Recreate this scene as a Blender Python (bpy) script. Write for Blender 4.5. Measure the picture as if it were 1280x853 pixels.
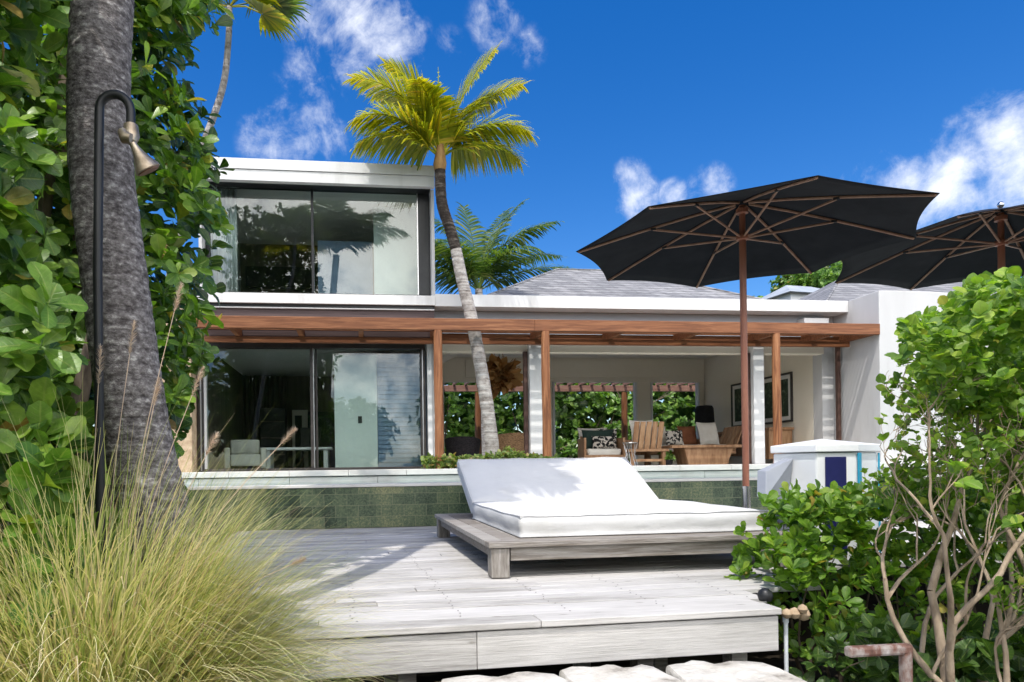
import bpy, math, random
import numpy as np
from mathutils import Vector, Matrix
random.seed(7)
RNG = np.random.default_rng(11)
for o in list(bpy.data.objects):
    bpy.data.objects.remove(o)
S = bpy.context.scene
COL = S.collection
R = math.radians

# ------------------------------------------------------------------ camera
cam = bpy.data.cameras.new('camera')
cam.sensor_fit = 'HORIZONTAL'
cam.sensor_width = 36.0
cam.lens = 24.0
cam.shift_x = 0.0664
cam.shift_y = 0.1215
cam.clip_start = 0.05
cam.clip_end = 2000
camo = bpy.data.objects.new('camera', cam)
COL.objects.link(camo)
camo.matrix_world = (Matrix.Translation((0, 0, 0.84)) @ Matrix.Rotation(R(-7.0), 4, 'Z')
                     @ Matrix.Rotation(R(90), 4, 'X') @ Matrix.Rotation(R(-0.8), 4, 'Z'))
S.camera = camo

# ------------------------------------------------------------------ world and sun
SUN = Vector((0.21, 0.42, -1.0)).normalized()      # direction the light travels
elev = math.asin(-SUN.z)
azim = math.atan2(-SUN.x, -SUN.y)                   # clockwise from +Y
W = bpy.data.worlds.new('World')
S.world = W
W.use_nodes = True
nt = W.node_tree
nt.nodes.clear()
def wn(t, **k):
    n = nt.nodes.new(t)
    for a, b in k.items():
        setattr(n, a, b)
    return n
wout = wn('ShaderNodeOutputWorld')
wbg = wn('ShaderNodeBackground')
wbg.inputs[1].default_value = 0.15
sky = wn('ShaderNodeTexSky', sky_type='NISHITA', sun_disc=False)
sky.sun_elevation = elev
sky.sun_rotation = azim
sky.air_density = 1.0
sky.dust_density = 0.5
sky.ozone_density = 3.0
hs = wn('ShaderNodeHueSaturation')
hs.inputs['Hue'].default_value = 0.511
hs.inputs['Saturation'].default_value = 1.42
hs.inputs['Value'].default_value = 0.80
nt.links.new(sky.outputs[0], hs.inputs['Color'])
tc = wn('ShaderNodeTexCoord')
nz = wn('ShaderNodeTexNoise')
nz.inputs['Scale'].default_value = 8.0
nz.inputs['Detail'].default_value = 9.0
nz.inputs['Roughness'].default_value = 0.66
nz.inputs['Distortion'].default_value = 0.5
nt.links.new(tc.outputs['Generated'], nz.inputs['Vector'])
nz2 = wn('ShaderNodeTexNoise')
nz2.inputs['Scale'].default_value = 34.0
nz2.inputs['Detail'].default_value = 7.0
nz2.inputs['Roughness'].default_value = 0.62
nz2.inputs['Distortion'].default_value = 0.35
nt.links.new(tc.outputs['Generated'], nz2.inputs['Vector'])
def wmath(op, a, b=None, clamp=False):
    n = wn('ShaderNodeMath', operation=op)
    n.use_clamp = clamp
    for i, v in enumerate((a, b)):
        if v is None:
            continue
        if isinstance(v, (int, float)):
            n.inputs[i].default_value = v
        else:
            nt.links.new(v, n.inputs[i])
    return n.outputs[0]
# cloud banks: azimuth (deg right of +Y), elevation (deg), radius (deg), density
CLOUDS = [(-4.2, 26.2, 4.4, .66), (-6.4, 25.2, 3.6, .62), (-2.2, 25.6, 3.2, .56), (-3.6, 28.8, 3.0, .48), (.6, 32.6, 5.0, .66), (3.2, 31.6, 3.8, .56), (-2.0, 31.6, 4.0, .5),
          (23.0, 20.5, 2.2, .74), (22.6, 22.0, 1.8, .62), (25.8, 20.3, 1.6, .52), (28.6, 20.4, 2.2, .56),
          (44.3, 19.0, 3.4, .92), (46.8, 19.8, 3.6, 1.0), (41.4, 18.8, 2.8, .78), (39.2, 20.0, 2.3, .6), (48.5, 17.5, 5.0, 1.0), (43.5, 17.0, 4.0, .85), (52, 20, 5, .95), (37, 18.5, 3, .45),
          (11.9, 33.0, 2.8, .4), (14.5, 31.2, 2.0, .34), (7.8, 31.5, 2.0, .3),
          (85, 38, 16, .7), (-75, 55, 18, .6), (60, 62, 16, .5)]  # side and overhead banks here are out of view, added for white fill
FILL_CLOUDS = [(-150, 26, 28, 1.5), (178, 20, 26, 1.5), (145, 30, 30, 1.5), (-112, 30, 26, 1.3), (200, 42, 26, 1.3), (110, 22, 22, 1.3), (165, 50, 22, 1.1)]  # unseen bright banks behind the camera, added as fill light
def cloud_layer(banks, base, colour, top):
    """soft noise-broken cloud banks mixed over the sky colour"""
    mask = None
    for az, el, rad, den in banks:
        a, e = R(az), R(el)
        d = (math.sin(a) * math.cos(e), math.cos(a) * math.cos(e), math.sin(e))
        vd = wn('ShaderNodeVectorMath', operation='DISTANCE')
        nt.links.new(tc.outputs['Generated'], vd.inputs[0])
        vd.inputs[1].default_value = d
        q = wmath('DIVIDE', vd.outputs['Value'], R(rad))
        q = wmath('SUBTRACT', 1.0, q, clamp=True)
        q = wmath('MULTIPLY', q, den)
        mask = q if mask is None else wmath('MAXIMUM', mask, q)
    nn = wmath('ADD', wmath('MULTIPLY', wmath('SUBTRACT', nz.outputs['Fac'], 0.5), 2.6), wmath('MULTIPLY', wmath('SUBTRACT', nz2.outputs['Fac'], 0.5), 1.25))
    gate = wmath('MULTIPLY', mask, 5.0, clamp=True)
    m2 = wmath('ADD', mask, wmath('MULTIPLY', nn, gate))
    mr = wn('ShaderNodeMapRange', interpolation_type='SMOOTHSTEP')
    mr.inputs['From Min'].default_value = 0.12
    mr.inputs['From Max'].default_value = 1.45
    mr.inputs['To Max'].default_value = top
    nt.links.new(m2, mr.inputs['Value'])
    mix = wn('ShaderNodeMixRGB')
    mix.inputs['Color2'].default_value = (*colour, 1)
    nt.links.new(mr.outputs['Result'], mix.inputs['Fac'])
    nt.links.new(base, mix.inputs['Color1'])
    return mix
mix = cloud_layer(CLOUDS, hs.outputs['Color'], (5.4, 5.55, 5.9), .93)
mix = cloud_layer(FILL_CLOUDS, mix.outputs[0], (26.0, 25.2, 23.8), .97)
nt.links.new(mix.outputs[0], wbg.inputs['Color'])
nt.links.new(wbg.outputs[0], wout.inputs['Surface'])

sl = bpy.data.lights.new('sun', 'SUN')
sl.energy = 2.55
sl.angle = R(0.53)
sl.color = (1.0, 0.955, 0.89)
so = bpy.data.objects.new('sun', sl)
so.rotation_euler = SUN.to_track_quat('-Z', 'Y').to_euler()
so.location = (3, -6, 12)
COL.objects.link(so)
S.view_settings.view_transform = 'Standard'
S.view_settings.look = 'None'
S.view_settings.gamma = 1.0
S.view_settings.use_curve_mapping = False
S.view_settings.exposure = 0.60
S.render.engine = 'CYCLES'
S.cycles.max_bounces = 8
S.cycles.transparent_max_bounces = 12

# ------------------------------------------------------------------ tagging
def tag(o, label=None, cat=None, group=None, kind=None):
    if label: o['label'] = label
    if cat: o['category'] = cat
    if group: o['group'] = group
    if kind: o['kind'] = kind
    return o
def empty(name, loc=(0, 0, 0), rz=0.0):
    o = bpy.data.objects.new(name, None)
    o.location = loc
    o.rotation_euler = (0, 0, rz)
    o.empty_display_size = 0.2
    COL.objects.link(o)
    return o
def kids(o):
    return [c for c in bpy.data.objects if c.parent == o]
def copy_tree(o, parent=None):
    c = o.copy()
    COL.objects.link(c)
    if parent: c.parent = parent
    for ch in kids(o):
        copy_tree(ch, c)
    return c

# ------------------------------------------------------------------ mesh building
class MB:
    def __init__(s):
        s.v = []; s.f = []
    def box(s, x0, x1, y0, y1, z0, z1, M=None):
        b = len(s.v)
        p = [(x0, y0, z0), (x1, y0, z0), (x1, y1, z0), (x0, y1, z0), (x0, y0, z1), (x1, y0, z1), (x1, y1, z1), (x0, y1, z1)]
        if M is not None:
            p = [tuple(M @ Vector(q)) for q in p]
        s.v += p
        s.f += [tuple(b + i for i in q) for q in ((3, 2, 1, 0), (4, 5, 6, 7), (0, 1, 5, 4), (1, 2, 6, 5), (2, 3, 7, 6), (3, 0, 4, 7))]
        return s
    def tube(s, pts, rad, n=8, cap=True):
        pts = [Vector(p) for p in pts]
        if isinstance(rad, (int, float)): rad = [rad] * len(pts)
        b = len(s.v)
        ref = None
        for i, p in enumerate(pts):
            t = (pts[min(i + 1, len(pts) - 1)] - pts[max(i - 1, 0)]).normalized()
            if ref is None:
                ref = t.orthogonal().normalized()
            ref = (ref - t * ref.dot(t)).normalized()
            bi = t.cross(ref)
            for k in range(n):
                a = 2 * math.pi * k / n
                s.v.append(tuple(p + (ref * math.cos(a) + bi * math.sin(a)) * rad[i]))
        for i in range(len(pts) - 1):
            for k in range(n):
                k2 = (k + 1) % n
                s.f.append((b + i * n + k, b + i * n + k2, b + (i + 1) * n + k2, b + (i + 1) * n + k))
        if cap:
            s.f.append(tuple(b + k for k in reversed(range(n))))
            s.f.append(tuple(b + (len(pts) - 1) * n + k for k in range(n)))
        return s
    def lathe(s, prof, c=(0, 0, 0), n=24, M=None):
        b = len(s.v)
        for r, z in prof:
            for k in range(n):
                a = 2 * math.pi * k / n
                p = Vector((r * math.cos(a), r * math.sin(a), z))
                if M is not None: p = M @ p
                s.v.append((c[0] + p.x, c[1] + p.y, c[2] + p.z))
        for i in range(len(prof) - 1):
            for k in range(n):
                k2 = (k + 1) % n
                s.f.append((b + i * n + k, b + i * n + k2, b + (i + 1) * n + k2, b + (i + 1) * n + k))
        s.f.append(tuple(b + k for k in reversed(range(n))))
        s.f.append(tuple(b + (len(prof) - 1) * n + k for k in range(n)))
        return s
    def prism(s, poly, d):
        """closed polygon (3d points) extruded by vector d"""
        b = len(s.v); n = len(poly)
        d = Vector(d)
        s.v += [tuple(p) for p in poly] + [tuple(Vector(p) + d) for p in poly]
        s.f.append(tuple(b + i for i in range(n)))
        s.f.append(tuple(b + n + i for i in reversed(range(n))))
        for i in range(n):
            j = (i + 1) % n
            s.f.append((b + j, b + i, b + n + i, b + n + j))
        return s
    def build(s, name, m, parent=None, bevel=0.0, smooth=False, loc=None, seg=2):
        me = bpy.data.meshes.new(name)
        me.from_pydata(s.v, [], s.f)
        me.materials.append(m)
        if smooth:
            me.shade_smooth()
            me.set_sharp_from_angle(angle=R(42))
        me.update()
        o = bpy.data.objects.new(name, me)
        COL.objects.link(o)
        if parent is not None: o.parent = parent
        if loc is not None: o.location = loc
        if bevel:
            bm = o.modifiers.new('bevel', 'BEVEL')
            bm.width = bevel; bm.segments = seg; bm.limit_method = 'ANGLE'
        return o

def array_mesh(name, V, F, m, parent=None, smooth=True, uv=None):
    """V (n,3), F (k,4) quads, through numpy"""
    me = bpy.data.meshes.new(name)
    V = np.ascontiguousarray(V, dtype=np.float32); F = np.ascontiguousarray(F, dtype=np.int32)
    me.vertices.add(len(V)); me.vertices.foreach_set('co', V.ravel())
    me.loops.add(F.size); me.loops.foreach_set('vertex_index', F.ravel())
    me.polygons.add(len(F)); me.polygons.foreach_set('loop_start', np.arange(0, F.size, 4, dtype=np.int32))
    me.update(calc_edges=True)
    if uv is not None:
        lay = me.uv_layers.new(name='UVMap')
        lay.data.foreach_set('uv', np.ascontiguousarray(uv[F.ravel()], dtype=np.float32).ravel())
    if smooth: me.shade_smooth()
    me.materials.append(m)
    o = bpy.data.objects.new(name, me)
    COL.objects.link(o)
    if parent is not None: o.parent = parent
    return o

OBO = [(0.0, .02), (.14, .045), (.4, .17), (.68, .285), (.88, .245), (1.0, .06)]        # obovate leaf
OVAL = [(0.0, .02), (.1, .06), (.32, .27), (.6, .34), (.85, .21), (1.0, .03)]        # oval leaf
ROUND = [(0.0, .02), (.08, .08), (.28, .36), (.55, .44), (.84, .30), (1.0, .05)]     # broad leaf
def unit(a):
    return a / np.maximum(np.linalg.norm(a, axis=1, keepdims=True), 1e-9)
def leaves(name, P, D, U, L, shape, m, parent=None, fold=.25, droop=.22):
    n = len(P)
    D = unit(D); Sd = unit(np.cross(D, U)); N = np.cross(Sd, D)
    rows = len(shape)
    V = np.zeros((n, rows, 3, 3))
    dr = droop * RNG.uniform(.2, 1.6, n)
    wid = RNG.uniform(.82, 1.15, n)
    for i, (u, w) in enumerate(shape):
        mid = P + D * (u * L)[:, None] - N * (dr * u * u * L)[:, None]
        off = Sd * (w * L * wid)[:, None]
        up = N * (w * L * fold)[:, None]
        V[:, i, 0] = mid - off + up
        V[:, i, 1] = mid
        V[:, i, 2] = mid + off + up
    base = (np.arange(n) * rows * 3)[:, None]
    q = []
    for i in range(rows - 1):
        for k in range(2):
            a = i * 3 + k
            q.append((a, a + 1, a + 4, a + 3))
    F = (base[:, :, None] + np.array(q)[None]).reshape(-1, 4)
    uv = np.array([[(u, 1.0), (u, 0.0), (u, 1.0)] for u, w in shape]).reshape(-1, 2)
    return array_mesh(name, V.reshape(-1, 3), F, m, parent, uv=np.tile(uv, (n, 1)))
def rosettes(C, A, k, L, spread=(45, 85)):
    """k leaves round every centre C with axis A -> P, D, U, L"""
    n = len(C)
    A = unit(A)
    t = np.tile(np.array([[.31, .77, .55]]), (n, 1))
    e1 = unit(np.cross(A, t)); e2 = np.cross(A, e1)
    P, D, U, LL = [], [], [], []
    ph0 = RNG.uniform(0, 6.28, n)
    for i in range(k):
        ph = ph0 + i * 2.4 + RNG.normal(0, .25, n)
        th = np.radians(RNG.uniform(spread[0], spread[1], n))
        if i < 2: th *= .55
        d = A * np.cos(th)[:, None] + (e1 * np.cos(ph)[:, None] + e2 * np.sin(ph)[:, None]) * np.sin(th)[:, None]
        P.append(C - A * (RNG.uniform(0, .05, n))[:, None]); D.append(d); U.append(A + RNG.normal(0, .25, (n, 3)))
        LL.append(L * RNG.uniform(.5, 1.3, n))
    return np.concatenate(P), np.concatenate(D), np.concatenate(U), np.concatenate(LL)

# ------------------------------------------------------------------ materials
def nodes(name):
    m = bpy.data.materials.new(name)
    m.use_nodes = True
    t = m.node_tree
    b = t.nodes['Principled BSDF']
    return m, t, b
def ramp(t, stops):
    r = t.nodes.new('ShaderNodeValToRGB')
    e = r.color_ramp.elements
    while len(e) < len(stops): e.new(0.5)
    for i, (p, c) in enumerate(stops):
        e[i].position = p; e[i].color = (*c, 1)
    return r
def mapping(t, scale, kind='Object'):
    c = t.nodes.new('ShaderNodeTexCoord')
    mp = t.nodes.new('ShaderNodeMapping')
    mp.inputs['Scale'].default_value = scale
    t.links.new(c.outputs[kind], mp.inputs['Vector'])
    return mp.outputs['Vector']
def mat(name, stops, scale=(4, 4, 4), detail=6, rough=.6, bump=.0, bscale=None, spec=.4, island=0.0, metallic=0.0, dist=0.0, rough2=None):
    """noise-coloured surface: stops of the colour ramp, optional per-piece variation and bump"""
    m, t, b = nodes(name)
    v = mapping(t, scale)
    n = t.nodes.new('ShaderNodeTexNoise')
    n.inputs['Scale'].default_value = 1.0; n.inputs['Detail'].default_value = detail; n.inputs['Roughness'].default_value = .62
    n.inputs['Distortion'].default_value = dist
    t.links.new(v, n.inputs['Vector'])
    r = ramp(t, stops)
    fac = n.outputs['Fac']
    if island:
        g = t.nodes.new('ShaderNodeNewGeometry')
        a = t.nodes.new('ShaderNodeMath'); a.operation = 'MULTIPLY_ADD'
        t.links.new(g.outputs['Random Per Island'], a.inputs[0]); a.inputs[1].default_value = island
        t.links.new(fac, a.inputs[2])
        a2 = t.nodes.new('ShaderNodeMath'); a2.operation = 'SUBTRACT'; a2.inputs[1].default_value = island / 2
        t.links.new(a.outputs[0], a2.inputs[0]); fac = a2.outputs[0]
    t.links.new(fac, r.inputs['Fac'])
    t.links.new(r.outputs['Color'], b.inputs['Base Color'])
    b.inputs['Roughness'].default_value = rough
    b.inputs['Specular IOR Level'].default_value = spec
    b.inputs['Metallic'].default_value = metallic
    if bump:
        bp = t.nodes.new('ShaderNodeBump'); bp.inputs['Strength'].default_value = bump; bp.inputs['Distance'].default_value = .02
        if bscale:
            v2 = mapping(t, bscale)
            n2 = t.nodes.new('ShaderNodeTexNoise'); n2.inputs['Scale'].default_value = 1; n2.inputs['Detail'].default_value = 5
            t.links.new(v2, n2.inputs['Vector']); t.links.new(n2.outputs['Fac'], bp.inputs['Height'])
        else:
            t.links.new(n.outputs['Fac'], bp.inputs['Height'])
        t.links.new(bp.outputs['Normal'], b.inputs['Normal'])
    return m
def leafmat(name, stops, trans=.35, rough=.38, tcol=(1.0, 1.15, .35), spec=.45, veins=False):
    m, t, b = nodes(name)
    g = t.nodes.new('ShaderNodeNewGeometry')
    r = ramp(t, stops)
    t.links.new(g.outputs['Random Per Island'], r.inputs['Fac'])
    col = r.outputs['Color']
    if veins:
        # pale midrib, raised side veins and faint mottling, in the leaf's own coordinates
        u = t.nodes.new('ShaderNodeUVMap'); u.uv_map = 'UVMap'
        sp = t.nodes.new('ShaderNodeSeparateXYZ'); t.links.new(u.outputs[0], sp.inputs[0])
        rib = t.nodes.new('ShaderNodeMapRange'); rib.inputs['From Min'].default_value = .03; rib.inputs['From Max'].default_value = .12
        rib.inputs['To Min'].default_value = 1; rib.inputs['To Max'].default_value = 0
        t.links.new(sp.outputs['Y'], rib.inputs['Value'])
        a1 = t.nodes.new('ShaderNodeMath'); a1.operation = 'MULTIPLY'; a1.inputs[1].default_value = 52
        t.links.new(sp.outputs['X'], a1.inputs[0])
        a2 = t.nodes.new('ShaderNodeMath'); a2.operation = 'MULTIPLY_ADD'; a2.inputs[1].default_value = -9
        t.links.new(sp.outputs['Y'], a2.inputs[0]); t.links.new(a1.outputs[0], a2.inputs[2])
        a3 = t.nodes.new('ShaderNodeMath'); a3.operation = 'SINE'; t.links.new(a2.outputs[0], a3.inputs[0])
        a4 = t.nodes.new('ShaderNodeMapRange'); a4.inputs['From Min'].default_value = .75; a4.inputs['From Max'].default_value = 1.0
        t.links.new(a3.outputs[0], a4.inputs['Value'])
        mxv = t.nodes.new('ShaderNodeMath'); mxv.operation = 'MULTIPLY_ADD'; mxv.inputs[1].default_value = .35
        t.links.new(a4.outputs[0], mxv.inputs[0]); t.links.new(rib.outputs[0], mxv.inputs[2]); mxv.use_clamp = True
        light = t.nodes.new('ShaderNodeMixRGB'); light.blend_type = 'MIX'
        lf = t.nodes.new('ShaderNodeMath'); lf.operation = 'MULTIPLY'; lf.inputs[1].default_value = .42
        t.links.new(mxv.outputs[0], lf.inputs[0]); t.links.new(lf.outputs[0], light.inputs['Fac'])
        t.links.new(col, light.inputs['Color1']); light.inputs['Color2'].default_value = (.32, .38, .10, 1)
        nzz = t.nodes.new('ShaderNodeTexNoise'); nzz.inputs['Scale'].default_value = 1; nzz.inputs['Detail'].default_value = 4
        t.links.new(mapping(t, (28, 28, 28)), nzz.inputs['Vector'])
        mr_ = ramp(t, [(.3, (.66, .70, .62)), (.55, (1, 1, 1)), (.75, (1.18, 1.14, 1.0))]); t.links.new(nzz.outputs['Fac'], mr_.inputs['Fac'])
        mot = t.nodes.new('ShaderNodeMixRGB'); mot.blend_type = 'MULTIPLY'; mot.inputs['Fac'].default_value = 1
        t.links.new(light.outputs[0], mot.inputs['Color1']); t.links.new(mr_.outputs[0], mot.inputs['Color2'])
        col = mot.outputs[0]
        bpv = t.nodes.new('ShaderNodeBump'); bpv.inputs['Strength'].default_value = .35; bpv.inputs['Distance'].default_value = .004; bpv.invert = True
        t.links.new(mxv.outputs[0], bpv.inputs['Height']); t.links.new(bpv.outputs[0], b.inputs['Normal'])
    t.links.new(col, b.inputs['Base Color'])
    b.inputs['Roughness'].default_value = rough
    b.inputs['Specular IOR Level'].default_value = spec
    tr = t.nodes.new('ShaderNodeBsdfTranslucent')
    mx = t.nodes.new('ShaderNodeMixRGB'); mx.blend_type = 'MULTIPLY'; mx.inputs['Fac'].default_value = 1
    mx.inputs['Color2'].default_value = (tcol[0] * 1.6, tcol[1] * 1.6, tcol[2] * 1.6, 1)
    t.links.new(col, mx.inputs['Color1'])
    t.links.new(mx.outputs[0], tr.inputs['Color'])
    ms = t.nodes.new('ShaderNodeMixShader'); ms.inputs[0].default_value = trans
    t.links.new(b.outputs[0], ms.inputs[1]); t.links.new(tr.outputs[0], ms.inputs[2])
    t.links.new(ms.outputs[0], t.nodes['Material Output'].inputs['Surface'])
    return m
def glassmat(name, tint=(.86, .93, .90), refl=1.0):
    m, t, b = nodes(name)
    t.nodes.remove(b)
    tr = t.nodes.new('ShaderNodeBsdfTransparent'); tr.inputs[0].default_value = (*tint, 1)
    gl = t.nodes.new('ShaderNodeBsdfGlossy'); gl.inputs['Roughness'].default_value = 0.0
    gl.inputs[0].default_value = (1, 1, 1, 1)
    fr = t.nodes.new('ShaderNodeFresnel'); fr.inputs['IOR'].default_value = 1.5
    mu = t.nodes.new('ShaderNodeMath'); mu.operation = 'MULTIPLY'; mu.inputs[1].default_value = refl; mu.use_clamp = True
    t.links.new(fr.outputs[0], mu.inputs[0])
    mx = t.nodes.new('ShaderNodeMixShader')
    t.links.new(mu.outputs[0], mx.inputs[0]); t.links.new(tr.outputs[0], mx.inputs[1]); t.links.new(gl.outputs[0], mx.inputs[2])
    t.links.new(mx.outputs[0], t.nodes['Material Output'].inputs['Surface'])
    return m
M = {}
def deckmat():
    """silvered planks: tone per plank, grain, blotches of grime, small dark knots"""
    m, t, b = nodes('weathered_decking')
    def noi(scale, det, ro=.6):
        n = t.nodes.new('ShaderNodeTexNoise'); n.inputs['Scale'].default_value = 1; n.inputs['Detail'].default_value = det; n.inputs['Roughness'].default_value = ro
        t.links.new(mapping(t, scale), n.inputs['Vector']); return n.outputs['Fac']
    def mth(op, a, c):
        n = t.nodes.new('ShaderNodeMath'); n.operation = op
        for i, v in enumerate((a, c)):
            if isinstance(v, (int, float)): n.inputs[i].default_value = v
            else: t.links.new(v, n.inputs[i])
        return n.outputs[0]
    g = t.nodes.new('ShaderNodeNewGeometry')
    f = mth('ADD', mth('MULTIPLY', noi((3.2, 75, 75), 8, .7), .75), mth('MULTIPLY', noi((.9, 3.2, 3.2), 6), .55))
    f = mth('ADD', f, mth('MULTIPLY', g.outputs['Random Per Island'], .22))
    f = mth('SUBTRACT', f, .26)
    r = ramp(t, [(.20, (.14, .128, .115)), (.36, (.32, .305, .285)), (.50, (.475, .458, .438)), (.72, (.62, .60, .58))])
    t.links.new(f, r.inputs['Fac'])
    k = t.nodes.new('ShaderNodeTexVoronoi'); k.inputs['Scale'].default_value = 1
    t.links.new(mapping(t, (2.6, 9, 9)), k.inputs['Vector'])
    kr = ramp(t, [(.0, (.30, .28, .25)), (.055, (.5, .48, .45)), (.10, (1, 1, 1))])
    t.links.new(k.outputs['Distance'], kr.inputs['Fac'])
    mx = t.nodes.new('ShaderNodeMixRGB'); mx.blend_type = 'MULTIPLY'; mx.inputs['Fac'].default_value = .75
    t.links.new(r.outputs[0], mx.inputs['Color1']); t.links.new(kr.outputs[0], mx.inputs['Color2'])
    t.links.new(mx.outputs[0], b.inputs['Base Color'])
    b.inputs['Roughness'].default_value = .85; b.inputs['Specular IOR Level'].default_value = .25
    bp = t.nodes.new('ShaderNodeBump'); bp.inputs['Strength'].default_value = .5; bp.inputs['Distance'].default_value = .006
    t.links.new(noi((5, 130, 130), 6, .7), bp.inputs['Height']); t.links.new(bp.outputs[0], b.inputs['Normal'])
    return m
M['deck'] = deckmat()
M['greywood'] = mat('silvered_timber', [(.25, (.15, .125, .10)), (.5, (.30, .275, .25)), (.75, (.44, .42, .39))], (3, 40, 40), 8, .8, .5, (6, 110, 110), .15, island=.3)
M['greywood_end'] = mat('silvered_timber_leg', [(.25, (.14, .12, .10)), (.5, (.28, .255, .23)), (.75, (.42, .40, .37))], (40, 40, 5), 8, .8, .5, (110, 110, 8), .15)
M['hardwood'] = mat('oiled_hardwood', [(.25, (.085, .028, .012)), (.5, (.21, .080, .034)), (.72, (.35, .155, .07))], (1.4, 26, 26), 8, .55, .25, (3, 70, 70), .3, dist=.6)
M['hardwood_v'] = mat('oiled_hardwood_post', [(.3, (.11, .038, .017)), (.5, (.27, .108, .045)), (.72, (.45, .215, .10))], (18, 18, 1.3), 8, .55, .25, (60, 60, 3), .3, dist=1.2)
M['darkwood'] = mat('dark_stained_wood', [(.3, (.05, .025, .018)), (.7, (.12, .062, .046))], (14, 14, 1.5), 6, .55, .15)
M['panelwood'] = mat('stained_cladding', [(.3, (.055, .036, .036)), (.7, (.105, .070, .068))], (1, 20, 20), 6, .6, .15)
M['teak'] = mat('golden_teak', [(.3, (.24, .12, .055)), (.55, (.40, .23, .12)), (.75, (.50, .32, .18))], (12, 12, 2.2), 7, .55, .2, island=.25)
M['white'] = mat('white_render', [(.28, (.46, .45, .44)), (.45, (.535, .53, .525)), (.7, (.575, .57, .565))], (2.4, 2.4, .45), 8, .75, .10, (55, 55, 55), .25)
M['whitetrim'] = mat('white_painted_metal', [(.28, (.58, .575, .56)), (.45, (.68, .68, .67)), (.7, (.73, .73, .72))], (3.2, 3.2, .7), 8, .45)
M['cream'] = mat('cream_plaster', [(.3, (.80, .73, .60)), (.7, (.85, .785, .665))], (1.1, 1.1, 1.1), 5, .8, .05, (40, 40, 40))
M['paper'] = mat('pale_ceiling', [(.3, (.80, .79, .75)), (.7, (.84, .83, .79))], (1, 1, 1), 4, .8)
M['grey'] = mat('shade_grey_band', [(.3, (.36, .39, .42)), (.7, (.45, .48, .51))], (.7, 1, 3), 5, .7)  # recess wall under the fascia, its shade put into the blue-grey colour
M['black'] = mat('black_metal', [(.3, (.010, .011, .012)), (.7, (.022, .023, .025))], (4, 4, 4), 4, .42)
M['bronze'] = mat('dark_bronze_frame', [(.3, (.030, .026, .024)), (.7, (.055, .048, .044))], (4, 4, 4), 4, .4)
M['alu'] = mat('brushed_metal', [(.3, (.42, .42, .42)), (.7, (.6, .6, .6))], (30, 30, 3), 5, .3, metallic=.9)
M['limestone'] = mat('terrace_stone', [(.25, (.54, .51, .47)), (.5, (.66, .64, .60)), (.78, (.73, .715, .68))], (2.5, 2.5, 6), 8, .75, .15, (30, 30, 30))
M['cushion'] = mat('white_canvas', [(.25, (.56, .555, .54)), (.45, (.63, .63, .63)), (.7, (.67, .67, .67))], (2.4, 2.4, 2.4), 7, .9, .45, (5, 9, 9), .15)
M['umbrella'] = mat('black_canvas', [(.3, (.010, .011, .015)), (.7, (.020, .022, .028))], (3, 3, 3), 5, .8, .1, (60, 60, 60), .15)
M['ribwood'] = mat('umbrella_ribwood', [(.3, (.26, .14, .09)), (.7, (.42, .25, .17))], (8, 8, 8), 5, .5)
M['polewood'] = mat('umbrella_polewood', [(.3, (.26, .095, .055)), (.7, (.40, .17, .105))], (14, 14, 1.2), 6, .42, .1)
M['chrome'] = mat('polished_steel', [(.3, (.55, .55, .56)), (.7, (.7, .7, .71))], (6, 6, 6), 3, .16, metallic=1.0)
M['stone'] = mat('rough_coral_stone', [(.27, (.16, .14, .115)), (.40, (.46, .43, .385)), (.55, (.58, .555, .51)), (.75, (.64, .615, .575))], (5, 5, 5), 10, .9, .9, (16, 16, 16), .1)
M['pilaster'] = mat('tan_stone_cladding', [(.25, (.26, .18, .11)), (.5, (.44, .33, .22)), (.75, (.56, .45, .32))], (4, 4, 7), 9, .9, .7, (12, 12, 18), .1)
M['soil'] = mat('dark_garden_soil', [(.3, (.018, .014, .010)), (.6, (.05, .04, .028)), (.8, (.10, .085, .06))], (3, 3, 3), 9, .95, .6, (9, 9, 9), .1)
M['fabric'] = mat('oatmeal_upholstery', [(.3, (.60, .56, .49)), (.7, (.70, .665, .60))], (5, 5, 5), 4, .9, .1, (30, 30, 30), .1)
M['darkfabric'] = mat('black_lamp_fabric', [(.3, (.008, .008, .009)), (.7, (.018, .018, .02))], (6, 6, 6), 4, .85)
M['wicker'] = mat('woven_wicker', [(.35, (.14, .075, .035)), (.6, (.36, .22, .115))], (26, 26, 60), 4, .7, .5, None, .2)
M['darkwicker'] = mat('dark_wicker', [(.35, (.010, .009, .010)), (.6, (.035, .03, .034))], (26, 26, 60), 4, .6, .5, None, .2)
M['dryleaf'] = leafmat('dried_leaf', [(0, (.22, .10, .035)), (.5, (.36, .19, .07)), (1, (.46, .28, .12))], .25, .7, (1.0, .85, .5), .2)
M['glass'] = glassmat('window_glass', (.92, .965, .95), 1.1)
M['clearglass'] = glassmat('picture_glass', (.95, .95, .95), 1.0)
M['navy'] = mat('navy_panel', [(.3, (.012, .014, .08)), (.7, (.018, .02, .11))], (4, 4, 4), 3, .4)
M['turquoise'] = mat('turquoise_strip', [(.3, (.02, .30, .48)), (.7, (.03, .36, .55))], (4, 4, 4), 3, .4)
M['plasticwhite'] = mat('white_gelcoat', [(.3, (.76, .77, .78)), (.7, (.82, .83, .84))], (3, 3, 3), 4, .35)
M['greypanel'] = mat('pale_grey_panel', [(.3, (.30, .32, .37)), (.7, (.37, .39, .44))], (3, 3, 3), 4, .5)
M['mat_board'] = mat('white_mount_board', [(.3, (.72, .70, .66)), (.7, (.76, .74, .70))], (4, 4, 4), 3, .8)
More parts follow.
